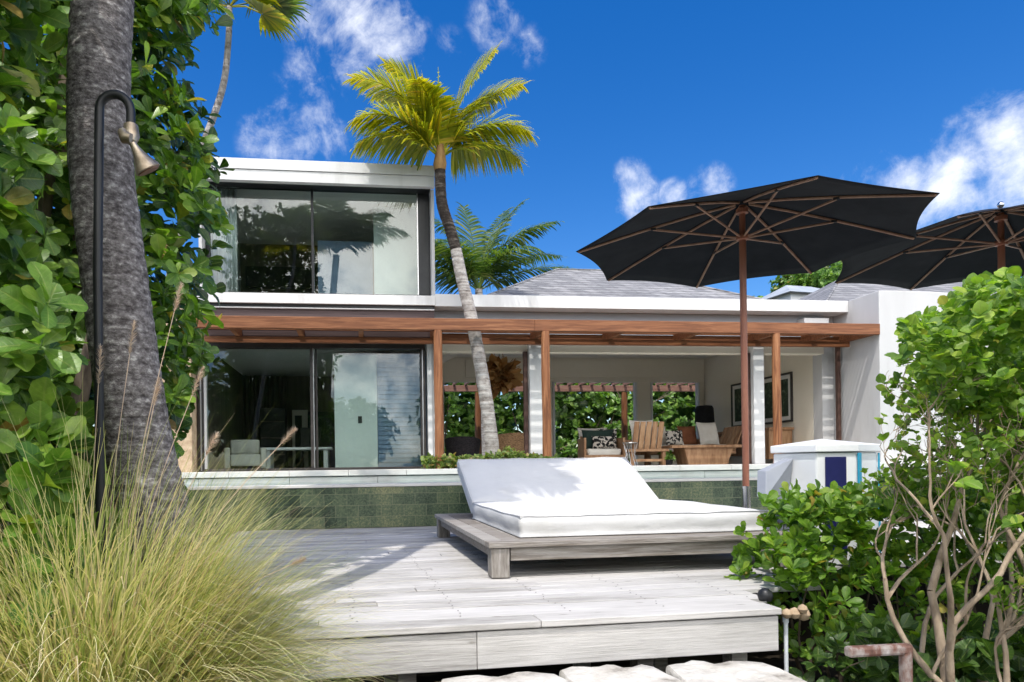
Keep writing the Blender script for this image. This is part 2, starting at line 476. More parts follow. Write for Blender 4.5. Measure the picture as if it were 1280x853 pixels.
M['art'] = mat('dark_green_photograph', [(.3, (.006, .009, .006)), (.52, (.03, .05, .028)), (.62, (.10, .14, .08)), (.8, (.28, .30, .22))], (9, 9, 7), 10, .5, dist=1.2)
M['rust'] = mat('rusty_steel', [(.3, (.05, .024, .018)), (.48, (.15, .075, .055)), (.58, (.26, .22, .20)), (.75, (.40, .37, .35))], (14, 14, 8), 8, .7, .3)
M['pipewhite'] = mat('white_plastic_pipe', [(.3, (.60, .64, .68)), (.7, (.72, .75, .78))], (4, 4, 4), 3, .4)
M['brass'] = mat('tarnished_brass', [(.3, (.20, .15, .10)), (.55, (.40, .32, .23)), (.75, (.58, .50, .38))], (16, 16, 16), 6, .42, metallic=.75)
M['copper'] = mat('worn_copper', [(.3, (.20, .10, .07)), (.7, (.36, .20, .15))], (20, 20, 20), 6, .5, metallic=.6)
M['curtain'] = mat('sheer_curtain', [(.3, (.70, .74, .73)), (.7, (.80, .83, .82))], (30, 30, .4), 3, .9)
M['brownroom'] = mat('brown_interior', [(.3, (.10, .08, .06)), (.7, (.20, .16, .125))], (6, 6, .6), 6, .7)
M['darkroom'] = mat('dark_interior', [(.3, (.030, .028, .024)), (.7, (.065, .058, .05))], (3, 3, 3), 5, .7)
M['blueroom'] = mat('slate_blue_wall', [(.3, (.17, .25, .38)), (.7, (.23, .32, .46))], (1, 1, 4), 4, .6)
M['tealpanel'] = mat('pale_teal_panel', [(.3, (.66, .73, .70)), (.7, (.72, .78, .76))], (1, 1, 1), 4, .5)
M['redbrown'] = mat('rear_red_beam', [(.3, (.26, .13, .095)), (.7, (.42, .24, .18))], (1.4, 20, 20), 6, .6, .2)
M['ivy_stem'] = mat('pale_bark', [(.3, (.16, .12, .08)), (.55, (.34, .265, .19)), (.8, (.48, .40, .31))], (14, 14, 5), 8, .85, .5, (40, 40, 12), .1)
M['twig'] = mat('brown_twig', [(.3, (.07, .05, .035)), (.7, (.20, .155, .11))], (14, 14, 5), 6, .85, .4)
M['cowhide'] = mat('black_and_white_hide', [(.47, (.012, .012, .012)), (.53, (.62, .57, .50))], (13, 13, 13), 2, .9)
M['rustcushion'] = mat('rust_brown_cushion', [(.3, (.14, .045, .018)), (.7, (.23, .085, .035))], (6, 6, 6), 4, .9)
M['darkgreen'] = mat('dark_green_cushion', [(.3, (.010, .025, .020)), (.7, (.022, .045, .036))], (6, 6, 6), 4, .9)
M['farhouse'] = mat('far_white_house', [(.3, (.66, .67, .68)), (.7, (.74, .75, .76))], (.5, .5, .5), 3, .8)
M['farroof'] = mat('far_grey_roof', [(.3, (.26, .29, .33)), (.7, (.36, .39, .43))], (.5, .5, .5), 3, .8)

L_SEA = [(0, (.05, .115, .018)), (.35, (.09, .185, .026)), (.7, (.14, .255, .034)), (.92, (.21, .32, .045)), (.975, (.30, .30, .04)), (1, (.34, .20, .05))]
M['leaf_sea'] = leafmat('glossy_broad_leaf', L_SEA, .34, .36, veins=True)
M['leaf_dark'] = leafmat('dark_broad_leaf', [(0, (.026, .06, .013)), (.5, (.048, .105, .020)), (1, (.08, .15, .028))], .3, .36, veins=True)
M['leaf_yellow'] = leafmat('yellowing_leaf', [(0, (.16, .20, .018)), (.5, (.30, .29, .02)), (1, (.40, .34, .03))], .45, .4, veins=True)
M['leaf_hedge'] = leafmat('bright_hedge_leaf', [(0, (.06, .14, .018)), (.4, (.12, .24, .024)), (.75, (.20, .34, .034)), (.95, (.28, .40, .045)), (1, (.40, .26, .07))], .38, .38, veins=True)
M['leaf_shrub'] = leafmat('light_shrub_leaf', [(0, (.09, .18, .03)), (.4, (.17, .30, .04)), (.75, (.26, .39, .05)), (.95, (.34, .44, .06)), (1, (.46, .42, .07))], .42, .4, veins=True)
M['leaf_rear'] = leafmat('garden_leaf', [(0, (.05, .12, .022)), (.5, (.11, .23, .04)), (.85, (.19, .33, .055)), (1, (.30, .42, .09))], .34, .36, veins=True)
M['leaf_plant'] = leafmat('planter_leaf', [(0, (.07, .12, .03)), (.5, (.15, .22, .05)), (.85, (.26, .32, .09)), (1, (.36, .20, .10))], .35, .45, veins=True)
M['leaf_far'] = leafmat('hill_leaf', [(0, (.03, .05, .015)), (.5, (.07, .10, .028)), (1, (.15, .17, .045))], .3, .5)
M['palm_y'] = leafmat('yellow_palm_leaf', [(0, (.15, .22, .016)), (.4, (.31, .36, .018)), (.8, (.48, .46, .022)), (1, (.56, .44, .06))], .42, .42, (1.1, 1.0, .25))  # lemon yellow-green of the leaves themselves
M['palm_g'] = leafmat('green_palm_leaf', [(0, (.035, .075, .018)), (.5, (.075, .13, .028)), (.9, (.16, .21, .05)), (1, (.26, .26, .09))], .35, .4)
M['rachis'] = mat('palm_rachis', [(.3, (.22, .20, .04)), (.7, (.36, .31, .07))], (6, 6, 6), 4, .5)
M['rachis_brown'] = mat('palm_sheath', [(.3, (.16, .08, .025)), (.6, (.33, .19, .06)), (.8, (.44, .29, .10))], (10, 10, 4), 6, .7, .4)
M['blade'] = leafmat('fountain_grass_blade', [(0, (.15, .22, .05)), (.25, (.34, .41, .13)), (.5, (.56, .56, .27)), (.75, (.76, .70, .48)), (.92, (.68, .56, .40)), (1, (.34, .24, .15))], .32, .5, (1.0, .95, .5), .3)
M['plume'] = leafmat('grass_plume', [(0, (.42, .33, .25)), (.6, (.60, .50, .40)), (1, (.72, .64, .55))], .4, .9, (1, .9, .8), .1)

def tilemat():
    m, t, b = nodes('green_stone_tile')
    v = mapping(t, (1, 1, 1))
    sw = t.nodes.new('ShaderNodeVectorMath'); sw.operation = 'MULTIPLY'
    sw.inputs[1].default_value = (1, 1, 1)
    sep = t.nodes.new('ShaderNodeSeparateXYZ'); cmb = t.nodes.new('ShaderNodeCombineXYZ')
    t.links.new(v, sep.inputs[0]); t.links.new(sep.outputs['X'], cmb.inputs['X']); t.links.new(sep.outputs['Z'], cmb.inputs['Y'])
    br = t.nodes.new('ShaderNodeTexBrick'); br.offset = 0.5
    br.inputs['Scale'].default_value = 1.0; br.inputs['Mortar Size'].default_value = .0035
    br.inputs['Brick Width'].default_value = .31; br.inputs['Row Height'].default_value = .155
    br.inputs['Color1'].default_value = (.0, .0, .0, 1); br.inputs['Color2'].default_value = (1, 1, 1, 1); br.inputs['Mortar'].default_value = (.5, .5, .5, 1)
    t.links.new(cmb.outputs[0], br.inputs['Vector'])
    n = t.nodes.new('ShaderNodeTexNoise'); n.inputs['Scale'].default_value = 34; n.inputs['Detail'].default_value = 9; n.inputs['Roughness'].default_value = .8
    t.links.new(v, n.inputs['Vector'])
    n2 = t.nodes.new('ShaderNodeTexNoise'); n2.inputs['Scale'].default_value = 1; n2.inputs['Detail'].default_value = 4
    mp = mapping(t, (3.2, 3.2, .25)); t.links.new(mp, n2.inputs['Vector'])
    r = ramp(t, [(.26, (.012, .022, .014)), (.42, (.060, .090, .052)), (.55, (.13, .16, .085)), (.68, (.30, .28, .14))])
    a = t.nodes.new('ShaderNodeMath'); a.operation = 'MULTIPLY_ADD'; a.inputs[1].default_value = .16
    t.links.new(br.outputs['Color'], a.inputs[0]); t.links.new(n.outputs['Fac'], a.inputs[2])
    a2 = t.nodes.new('ShaderNodeMath'); a2.operation = 'MULTIPLY_ADD'; a2.inputs[1].default_value = .55
    t.links.new(n2.outputs['Fac'], a2.inputs[0]); t.links.new(a.outputs[0], a2.inputs[2])
    a3 = t.nodes.new('ShaderNodeMath'); a3.operation = 'SUBTRACT'; a3.inputs[1].default_value = .40
    t.links.new(a2.outputs[0], a3.inputs[0]); t.links.new(a3.outputs[0], r.inputs['Fac'])
    mx = t.nodes.new('ShaderNodeMixRGB'); mx.inputs['Color2'].default_value = (.19, .20, .12, 1)
    t.links.new(br.outputs['Fac'], mx.inputs['Fac']); t.links.new(r.outputs[0], mx.inputs['Color1'])
    t.links.new(mx.outputs[0], b.inputs['Base Color'])
    b.inputs['Roughness'].default_value = .32
    return m
M['tile'] = tilemat()
def slatemat():
    m, t, b = nodes('grey_slate_shingle')
    v = mapping(t, (1, 1, 1), 'Object')
    sep = t.nodes.new('ShaderNodeSeparateXYZ'); cmb = t.nodes.new('ShaderNodeCombineXYZ')
    ad = t.nodes.new('ShaderNodeMath'); ad.operation = 'ADD'
    t.links.new(v, sep.inputs[0]); t.links.new(sep.outputs['X'], ad.inputs[0]); t.links.new(sep.outputs['Y'], ad.inputs[1])
    t.links.new(ad.outputs[0], cmb.inputs['X']); t.links.new(sep.outputs['Z'], cmb.inputs['Y'])
    br = t.nodes.new('ShaderNodeTexBrick'); br.offset = .5
    br.inputs['Scale'].default_value = 1; br.inputs['Mortar Size'].default_value = .008; br.inputs['Mortar Smooth'].default_value = .4
    br.inputs['Brick Width'].default_value = .30; br.inputs['Row Height'].default_value = .105
    br.inputs['Color1'].default_value = (.17, .17, .178, 1); br.inputs['Color2'].default_value = (.30, .297, .30, 1); br.inputs['Mortar'].default_value = (.06, .06, .063, 1)
    t.links.new(cmb.outputs[0], br.inputs['Vector'])
    n = t.nodes.new('ShaderNodeTexNoise'); n.inputs['Scale'].default_value = 9; n.inputs['Detail'].default_value = 6
    t.links.new(v, n.inputs['Vector'])
    mx = t.nodes.new('ShaderNodeMixRGB'); mx.blend_type = 'MULTIPLY'; mx.inputs['Fac'].default_value = .55
    r = ramp(t, [(.3, (.62, .62, .62)), (.7, (1.15, 1.15, 1.15))]); t.links.new(n.outputs['Fac'], r.inputs['Fac'])
    t.links.new(br.outputs['Color'], mx.inputs['Color1']); t.links.new(r.outputs[0], mx.inputs['Color2'])
    t.links.new(mx.outputs[0], b.inputs['Base Color']); b.inputs['Roughness'].default_value = .8
    bp = t.nodes.new('ShaderNodeBump'); bp.inputs['Strength'].default_value = .8; bp.inputs['Distance'].default_value = .02; bp.invert = True
    t.links.new(br.outputs['Fac'], bp.inputs['Height']); t.links.new(bp.outputs[0], b.inputs['Normal'])
    return m
M['slate'] = slatemat()
def trunkmat(name, stops, ring, rs, rw=.7):
    m, t, b = nodes(name)
    v = mapping(t, (9, 9, 14))
    n = t.nodes.new('ShaderNodeTexNoise'); n.inputs['Scale'].default_value = rs; n.inputs['Detail'].default_value = 10; n.inputs['Roughness'].default_value = .7
    t.links.new(v, n.inputs['Vector'])
    v2 = mapping(t, (1.2, 1.2, ring))
    n2 = t.nodes.new('ShaderNodeTexNoise'); n2.inputs['Scale'].default_value = 1; n2.inputs['Detail'].default_value = 3; n2.inputs['Distortion'].default_value = .4
    t.links.new(v2, n2.inputs['Vector'])
    a = t.nodes.new('ShaderNodeMath'); a.operation = 'MULTIPLY_ADD'; a.inputs[1].default_value = rw
    t.links.new(n2.outputs['Fac'], a.inputs[0]); t.links.new(n.outputs['Fac'], a.inputs[2])
    a2 = t.nodes.new('ShaderNodeMath'); a2.operation = 'SUBTRACT'; a2.inputs[1].default_value = rw / 2
    t.links.new(a.outputs[0], a2.inputs[0])
    r = ramp(t, stops); t.links.new(a2.outputs[0], r.inputs['Fac'])
    t.links.new(r.outputs[0], b.inputs['Base Color']); b.inputs['Roughness'].default_value = .9; b.inputs['Specular IOR Level'].default_value = .15
    bp = t.nodes.new('ShaderNodeBump'); bp.inputs['Strength'].default_value = .75; bp.inputs['Distance'].default_value = .03
    t.links.new(a2.outputs[0], bp.inputs['Height']); t.links.new(bp.outputs[0], b.inputs['Normal'])
    return m
M['trunk_near'] = trunkmat('grey_lichened_bark', [(.30, (.045, .037, .036)), (.45, (.15, .135, .13)), (.57, (.30, .275, .265)), (.67, (.58, .555, .52))], 34, 3.4, .36)
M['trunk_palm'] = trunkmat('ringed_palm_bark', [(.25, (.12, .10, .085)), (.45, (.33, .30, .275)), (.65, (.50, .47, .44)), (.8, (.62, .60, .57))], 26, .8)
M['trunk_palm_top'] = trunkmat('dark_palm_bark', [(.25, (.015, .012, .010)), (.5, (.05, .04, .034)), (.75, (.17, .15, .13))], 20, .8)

def watermat():
    m, t, b = nodes('pool_water')
    b.inputs['Base Color'].default_value = (.10, .22, .20, 1)
    b.inputs['Roughness'].default_value = .03; b.inputs['IOR'].default_value = 1.33
    v = mapping(t, (2.5, 2.5, 2.5)); n = t.nodes.new('ShaderNodeTexNoise'); n.inputs['Scale'].default_value = 1; n.inputs['Detail'].default_value = 3
    t.links.new(v, n.inputs['Vector'])
    bp = t.nodes.new('ShaderNodeBump'); bp.inputs['Strength'].default_value = .12; bp.inputs['Distance'].default_value = .05
    t.links.new(n.outputs['Fac'], bp.inputs['Height']); t.links.new(bp.outputs[0], b.inputs['Normal'])
    return m
M['water'] = watermat()

# ================================================================== SETTING
# ground: one sheet out to the horizon
def ground():
    xs = np.unique(np.concatenate([np.linspace(-12, 16, 141), np.array([-900, -300, -80, -30, 30, 90, 300, 900])]))
    ys = np.unique(np.concatenate([np.linspace(-10, 14, 121), np.array([-900, -200, -50, 40, 90, 300, 900])]))
    X, Y = np.meshgrid(xs, ys)
    Z = -.75 + .05 * np.sin(X * 1.7 + Y) * np.sin(Y * 1.3)
    Z = Z + .52 * np.exp(-(((X + 1.25) / .75) ** 4 + ((Y - 2.45) / .75) ** 4))
    V = np.stack([X, Y, Z], -1).reshape(-1, 3)
    nx = len(xs)
    i, j = np.meshgrid(np.arange(nx - 1), np.arange(len(ys) - 1))
    a = (j * nx + i).ravel()
    F = np.stack([a, a + 1, a + nx + 1, a + nx], 1)
    tag(array_mesh('ground', V, F, M['soil']), kind='structure')
ground()

# terrace slab with a two-tier stone edge towards the pool
ter = empty('terrace', (0, 0, 0)); tag(ter, kind='structure')
MB().box(-4.2, 20, 12.06, 22, -.70, .68).build('base', M['white'], ter)
mb = MB()
x = -4.2
while x < 20:
    mb.box(x, min(x + .995, 20), 11.86, 12.5, .685, .78); x += 1.0
mb.build('coping', M['limestone'], ter, bevel=.006)
mb = MB()
x = -4.2
while x < 20:
    mb.box(x, min(x + 1.495, 20), 11.90, 12.05, .50, .668); x += 1.5
mb.build('edge_band', M['limestone'], ter, bevel=.006)
mb = MB()
for i in range(25):
    for k in range(10):
        mb.box(-4.2 + i, -3.205 + i, 12.505 + k * .95, 13.45 + k * .95, .685, .779)
mb.build('paving', M['limestone'], ter)

# pool: tiled outer wall, water flush with its top
pw = empty('pool_wall', (4, 9.55, 0))
tag(pw, 'low green stone tiled pool wall along the back of the deck', 'pool wall')
o = MB().box(-8.5, 13, -.15, .10, .002, .558).build('tiled_face', M['tile'], pw, bevel=.006)
o = MB().box(-8.5, 13, -.162, .11, .560, .60).build('rim', M['limestone'], pw, bevel=.005)
wt = MB().box(-4.4, 16.8, 9.67, 11.95, .40, .592).build('pool_water', M['water']); tag(wt, kind='structure')

# timber deck
dk = empty('deck', (0, 3.56, 0), R(2.2)); tag(dk, kind='structure')
mb = MB(); k = 0; yy = 0.145
W_ = .145
while yy < 6.5:
    x = -1.42 + random.uniform(-.01, .01)
    xe = 2.36 if yy < .28 else (2.50 if yy < .55 else (3.1 if yy < 1.30 else 9.5))
    joints = sorted(random.uniform(-.6, xe - .5) for _ in range(1 if xe < 3 else 2))
    if k % 3: joints = joints[1:]
    edges = [x] + joints + [xe]
    for a, b_ in zip(edges[:-1], edges[1:]):
        dz = random.uniform(-.006, .0015)
        mb.box(a + .002, b_ - .002, yy, yy + W_ - .009 - random.uniform(0, .005), -.036, dz)
    yy += W_; k += 1
mb.build('decking', M['deck'], dk, bevel=.003, seg=1)
mb = MB()
for q in range(22):
    for xs in np.arange(-1.25, 3.0, .6):
        for e in (.03, .108):
            if .145 + q * .145 > .28 or xs < 2.3:
                mb.lathe([(.0055, 0), (.005, .0012)], (xs + random.uniform(-.008, .038), .145 + q * .145 + e, .0008), 6)
mb.build('screws', M['bronze'], dk)
MB().box(-1.45, .95, -.03, .139, -.036, .0).box(.953, 2.37, -.03, .139, -.036, .001).build('edge_board', M['deck'], dk, bevel=.005)
MB().box(-1.45, .60, -.012, .03, -.245, -.047).box(.603, 2.36, -.012, .03, -.245, -.046).build('fascia_board', M['deck'], dk, bevel=.004)
MB().box(2.325, 2.36, .032, .27, -.245, -.047).build('fascia_board', M['deck'], dk, bevel=.004)
mb = MB()
for xx in np.arange(-1.3, 9.3, .6):
    mb.box(xx, xx + .06, .06 if xx < 2.3 else 1.4, 6.4, -.2, -.04)
mb.build('joists', M['greywood'], dk)
mb = MB()
for xx in (-1.2, .2, 1.6, 2.2):
    for y2 in (.2, 1.2):
        mb.box(xx, xx + .1, y2, y2 + .1, -.8, -.2)
mb.build('footings', M['greywood'], dk)

# ================================================================== HOUSE
hs_ = empty('villa', (0, 13.5, 0))
tag(hs_, 'white modern villa with glazed upper box, open pavilion and grey shingle roofs', 'house')
def hb(name, m, *bx, bevel=.004, smooth=False):
    """boxes in world metres, as one part of the house"""
    mb = MB()
    for b in bx: mb.box(b[0], b[1], b[2] - 13.5, b[3] - 13.5, b[4], b[5])
    return mb.build(name, m, hs_, bevel=bevel)
# upper box
hb('upper_fascia', M['whitetrim'], (-2.92, 1.49, 12.98, 13.60, 6.386, 6.58), (-2.92, 1.49, 13.0, 13.12, 6.18, 6.379))
hb('upper_roof', M['white'], (-2.9, 1.47, 13.62, 18.4, 6.40, 6.56))
hb('upper_side_wall', M['white'], (1.43, 1.49, 13.125, 13.60, 4.105, 6.175), (1.43, 1.49, 13.605, 18.4, 4.105, 6.395))
hb('upper_side_wall', M['white'], (-2.92, -2.86, 13.125, 13.60, 4.105, 6.175), (-2.92, -2.86, 13.605, 18.4, 4.105, 6.395))
hb('upper_back_wall', M['brownroom'], (-2.85, 1.42, 17.2, 17.35, 4.29, 6.395))
hb('upper_ceiling', M['paper'], (-2.85, 1.42, 13.62, 17.19, 6.34, 6.395))
hb('upper_floor', M['limestone'], (-2.85, 1.42, 13.37, 17.19, 3.95, 4.17))
hb('upper_partition', M['tealpanel'], (.35, 1.40, 14.5, 14.6, 4.21, 6.33))
hb('upper_blue_wall', M['blueroom'], (-.85, .33, 15.0, 15.1, 4.21, 5.75))
hb('upper_shelf_bands', M['darkroom'], (-2.7, -.86, 17.02, 17.19, 4.22, 4.75), (-2.7, -.86, 17.04, 17.19, 5.25, 5.75))
# upper window
win = empty('upper_window', (0, 0, 0)); win.parent = hs_
def wb(name, m, par, *bx, bevel=.003):
    mb = MB()
    for b in bx: mb.box(b[0], b[1], b[2] - 13.5, b[3] - 13.5, b[4], b[5])
    return mb.build(name, m, par, bevel=bevel)
wb('frame', M['black'], win, (-2.85, 1.42, 13.38, 13.52, 6.215, 6.338), (1.20, 1.42, 13.38, 13.52, 4.202, 6.213),
   (-2.85, -2.78, 13.38, 13.52, 4.202, 6.213), (-.875, -.83, 13.36, 13.50, 4.202, 6.213), (-2.78, 1.198, 13.38, 13.52, 4.172, 4.20))
wb('head_frame', M['black'], win, (-2.855, 1.425, 13.125, 13.375, 6.19, 6.335))
wb('track_line', M['alu'], win, (-2.85, 1.42, 13.368, 13.379, 6.265, 6.28), (1.175, 1.198, 13.40, 13.45, 4.202, 6.213))
wb('pane', M['glass'], win, (-2.78, -.876, 13.44, 13.452, 4.202, 6.213), bevel=0)
wb('pane', M['glass'], win, (-.828, 1.174, 13.41, 13.422, 4.202, 6.213), bevel=0)
# curtain in the upper room (wavy)
def curtain(x0, x1, y, z0, z1, amp, waves, par, name='curtain', m=None):
    n = waves * 10
    V, F = [], []
    for i in range(n + 1):
        t = i / n
        px = x0 + (x1 - x0) * t; py = y - 13.5 + amp * math.sin(t * waves * 2 * math.pi)
        V += [(px, py, z0), (px, py, z1)]
        if i: F.append((2 * i - 2, 2 * i, 2 * i + 1, 2 * i - 1))
    mb = MB(); mb.v = V; mb.f = F
    o = mb.build(name, m or M['curtain'], par, smooth=True)
    s = o.modifiers.new('thick', 'SOLIDIFY'); s.thickness = .006
    return o
curtain(-2.84, -2.32, 13.75, 4.22, 6.3, .05, 6, hs_)
# long white fascia, soffit, recess band
hb('sill_fascia', M['whitetrim'], (-2.95, 1.47, 13.02, 13.36, 3.915, 4.10))
hb('long_fascia', M['whitetrim'], (1.474, 10.10, 13.04, 13.44, 3.905, 4.14))
hb('flat_roof', M['white'], (1.5, 10.095, 13.45, 19.0, 3.96, 4.15), (2.9, 8.75, 14.3, 18.65, 4.152, 4.398))
hb('shadow_gap', M['black'], (-2.93, 1.46, 13.08, 13.36, 3.852, 3.912))
hb('gap_trim', M['whitetrim'], (-2.94, 1.46, 13.06, 13.36, 3.825, 3.849))
hb('cladding_band', M['panelwood'], (-2.94, 1.46, 13.10, 13.36, 3.30, 3.822))
hb('shaded_wall_band', M['grey'], (1.465, 9.82, 13.40, 13.56, 3.31, 3.90))
hb('bracket_block', M['whitetrim'], (9.20, 9.75, 13.16, 13.39, 3.62, 3.80))
# lower glazed room
hb('stone_pilaster', M['pilaster'], (-3.75, -3.06, 13.0, 13.6, .78, 3.9))
hb('lower_side_wall', M['white'], (1.42, 1.55, 13.38, 18.5, .78, 3.30))
hb('lower_side_wall', M['brownroom'], (-3.06, -2.99, 13.61, 18.5, .78, 3.9))
hb('lower_back_wall', M['brownroom'], (-2.98, 1.41, 18.3, 18.5, .78, 3.9))
hb('lower_ceiling', M['paper'], (-2.98, 1.41, 13.56, 18.29, 3.24, 3.30))
hb('lower_floor', M['limestone'], (-2.98, 1.41, 13.56, 18.29, .781, .80))
hb('sliding_partition', M['tealpanel'], (-.50, .36, 13.95, 14.02, .805, 3.10))
hb('partition_switch', M['black'], (-.03, .05, 13.93, 13.948, 1.72, 1.86))
mb = MB()
for k in range(24):
    z = .92 + k * .092
    mb.box(.38, 1.36, 13.93 - 13.5, 13.95 - 13.5, z, z + .075)
mb.box(.365, 1.38, 13.965 - 13.5, 13.995 - 13.5, .805, 3.10)
mb.build('louvre_panel', M['blueroom'], hs_, bevel=.004)
hb('lit_passage', M['cream'], (-1.75, -1.35, 18.22, 18.29, .805, 2.35))  # cream slab, the lighted doorway's light put into its pale colour
hb('passage_opening', M['darkroom'], (-1.68, -1.50, 18.20, 18.218, .805, 2.2))
curtain(-2.96, -1.85, 17.9, .81, 3.2, .05, 9, hs_, 'brown_curtain', M['brownroom'])
dr = empty('sliding_door', (0, 0, 0)); dr.parent = hs_
wb('frame', M['bronze'], dr, (-3.04, 1.30, 13.38, 13.54, 3.14, 3.29), (-3.04, -2.93, 13.38, 13.54, .79, 3.138), (1.20, 1.30, 13.38, 13.54, .79, 3.138),
   (-2.928, 1.198, 13.38, 13.54, .782, .83), (-.935, -.885, 13.36, 13.42, .832, 3.138), (-.845, -.805, 13.46, 13.50, .832, 3.138))
for tb_ in ((-.882, -.862, 13.37, 13.41, .832, 3.138), (1.232, 1.252, 13.362, 13.378, .80, 3.138), (-2.99, -2.965, 13.362, 13.378, .80, 3.138)):
    wb('edge_trim', M['alu'], dr, tb_)
wb('white_jamb', M['whitetrim'], dr, (-2.926, -2.87, 13.40, 13.50, .832, 3.138))
wb('pane', M['glass'], dr, (-2.868, -.936, 13.385, 13.397, .832, 3.138), bevel=0)
wb('pane', M['glass'], dr, (-.804, 1.198, 13.475, 13.487, .832, 3.138), bevel=0)
# pavilion
hb('corner_column', M['whitetrim'], (1.33, 1.415, 13.30, 13.42, .782, 3.30))
hb('white_column', M['whitetrim'], (3.37, 3.65, 13.26, 13.52, .782, 3.32))
hb('white_column', M['whitetrim'], (8.12, 8.35, 13.26, 13.52, .782, 3.32))
hb('door_post', M['darkwood'], (3.275, 3.352, 13.36, 13.44, .782, 3.10))
hb('door_post', M['darkwood'], (8.055, 8.113, 13.36, 13.44, .782, 3.10))
hb('door_post', M['darkwood'], (8.357, 8.42, 13.36, 13.44, .782, 3.10))
hb('thin_post', M['darkwood'], (9.98, 10.05, 13.22, 13.30, .782, 3.27))
hb('front_lintel', M['cream'], (1.56, 9.82, 13.42, 13.66, 3.10, 3.305))
hb('pavilion_ceiling', M['cream'], (1.56, 9.82, 13.67, 18.49, 3.78, 3.85))
# hipped inner ceiling edges
mb = MB()
mb.prism([(1.56, .17, 3.2), (1.56, 4.99, 3.2), (2.6, 4.99, 3.79), (2.6, .17, 3.79)], (-.0, 0, .05))
mb.build('sloped_ceiling', M['cream'], hs_)
hb('back_wall', M['cream'], (1.56, 9.82, 18.5, 18.62, 3.12, 3.86), (1.56, 2.24, 18.5, 18.62, .782, 3.118), (4.66, 5.34, 18.5, 18.62, .782, 3.118), (7.80, 8.20, 18.5, 18.62, .782, 3.118),
   (9.66, 9.82, 18.5, 18.62, .782, 3.118), (8.20, 9.66, 18.5, 18.62, .782, 1.5))
hb('wall_panel', M['cream'], (2.9, 9.45, 18.46, 18.498, 3.24, 3.72))
for fb in ((2.24, 2.29, 18.46, 18.64, .79, 3.115), (4.60, 4.655, 18.46, 18.64, .79, 3.115), (5.345, 5.40, 18.46, 18.64, .79, 3.115), (7.74, 7.795, 18.46, 18.64, .79, 3.115), (8.205, 8.25, 18.46, 18.64, 1.51, 3.115), (9.61, 9.655, 18.46, 18.64, 1.51, 3.115)):
    hb('back_frame', M['whitetrim'], fb)
for xx in (3.6, 4.8, 6.0, 7.2, 8.4):
    MB().lathe([(.045, 3.765), (.05, 3.779)], (xx, 1.2, 0), 12).build('ceiling_spot', M['alu'], hs_)
# right wall: inner face and gabled front
mb = MB()
mb.prism([(10.105, -1.3, .60), (24, -1.3, .60), (24, -1.3, 3.9), (14, -1.3, 4.02), (12.2, -1.3, 4.10), (11.2, -1.3, 4.14), (10.3, -1.3, 4.15), (10.105, -1.3, 4.14)], (0, 1.8, 0))
mb.build('gable_wall', M['white'], hs_, bevel=.012)
hb('wall_end', M['white'], (9.83, 10.10, 13.50, 13.80, .70, 4.02))
hb('inner_wall', M['cream'], (9.83, 10.1, 13.803, 18.62, .70, 4.05))
# slate roofs
def hip(name, x0, x1, y0, y1, z0, z1, inset):
    mb = MB()
    ym = (y0 + y1) / 2
    mb.v = [(x0, y0, z0), (x1, y0, z0), (x1, y1, z0), (x0, y1, z0), (x0 + inset, ym, z1), (x1 - inset, ym, z1)]
    mb.f = [(0, 1, 5, 4), (1, 2, 5), (2, 3, 4, 5), (3, 0, 4), (3, 2, 1, 0)]
    mb.v = [(a, b - 13.5, c) for a, b, c in mb.v]
    o = mb.build(name, M['slate'], hs_)
    r = MB()
    for a, b in ((0, 4), (1, 5), (4, 5)):
        r.tube([mb.v[a], mb.v[b]], .035, 6)
    r.build('ridge_cap', M['slate'], o)
    return o
hip('slate_roof', 2.72, 8.95, 14.15, 18.8, 4.40, 5.66, 2.2)
hip('slate_roof', 10.45, 20.0, 14.3, 19.7, 4.30, 5.75, 2.5)
hb('roof_curb', M['white'], (10.6, 19.8, 14.4, 19.5, 4.0, 4.297))
hb('rear_corner', M['farhouse'], (1.5, 2.7, 18.7, 18.9, 4.3, 4.32))

# ================================================================== PERGOLAS
pg = empty('pergola', (3.6, 12.2, .78))
tag(pg, 'long red-brown timber pergola across the front of the white villa', 'pergola')
def pb(par, ox, oy, oz, name, m, *bx, bevel=.006):
    mb = MB()
    for b in bx: mb.box(b[0] - ox, b[1] - ox, b[2] - oy, b[3] - oy, b[4] - oz, b[5] - oz)
    return mb.build(name, m, par, bevel=bevel)
P0 = (3.6, 12.2, .78)
pb(pg, *P0, 'front_beam', M['hardwood'], (-2.93, 3.2, 12.17, 12.27, 3.275, 3.485), (3.203, 10.1, 12.172, 12.27, 3.275, 3.485))
pb(pg, *P0, 'lower_beam', M['hardwood'], (-2.9, 10.02, 12.90, 12.98, 3.16, 3.268))
pb(pg, *P0, 'ledger', M['hardwood'], (-2.9, 10.02, 13.22, 13.28, 3.285, 3.42))
pb(pg, *P0, 'end_beam', M['hardwood'], (10.02, 10.10, 12.273, 13.46, 3.285, 3.46))
sb = []
yy = 12.34
while yy < 13.2:
    if 12.42 < yy < 12.82:
        sb += [(-2.86, 1.98, yy, yy + .038, 3.43, 3.475), (2.46, 10.018, yy, yy + .038, 3.43, 3.475)]
    else:
        sb.append((-2.86, 10.018, yy, yy + .038, 3.43, 3.475))
    yy += .094
pb(pg, *P0, 'slats', M['hardwood'], *sb, bevel=0)
for xx in (-2.2, -1.05, .05, 1.42, 3.42, 4.9, 6.4, 7.97, 9.2):
    MB().box(xx - .045 - P0[0], xx + .045 - P0[0], .075, 1.02, 3.272 - .78, 3.426 - .78).build('rafter', M['hardwood'], pg, bevel=.004)
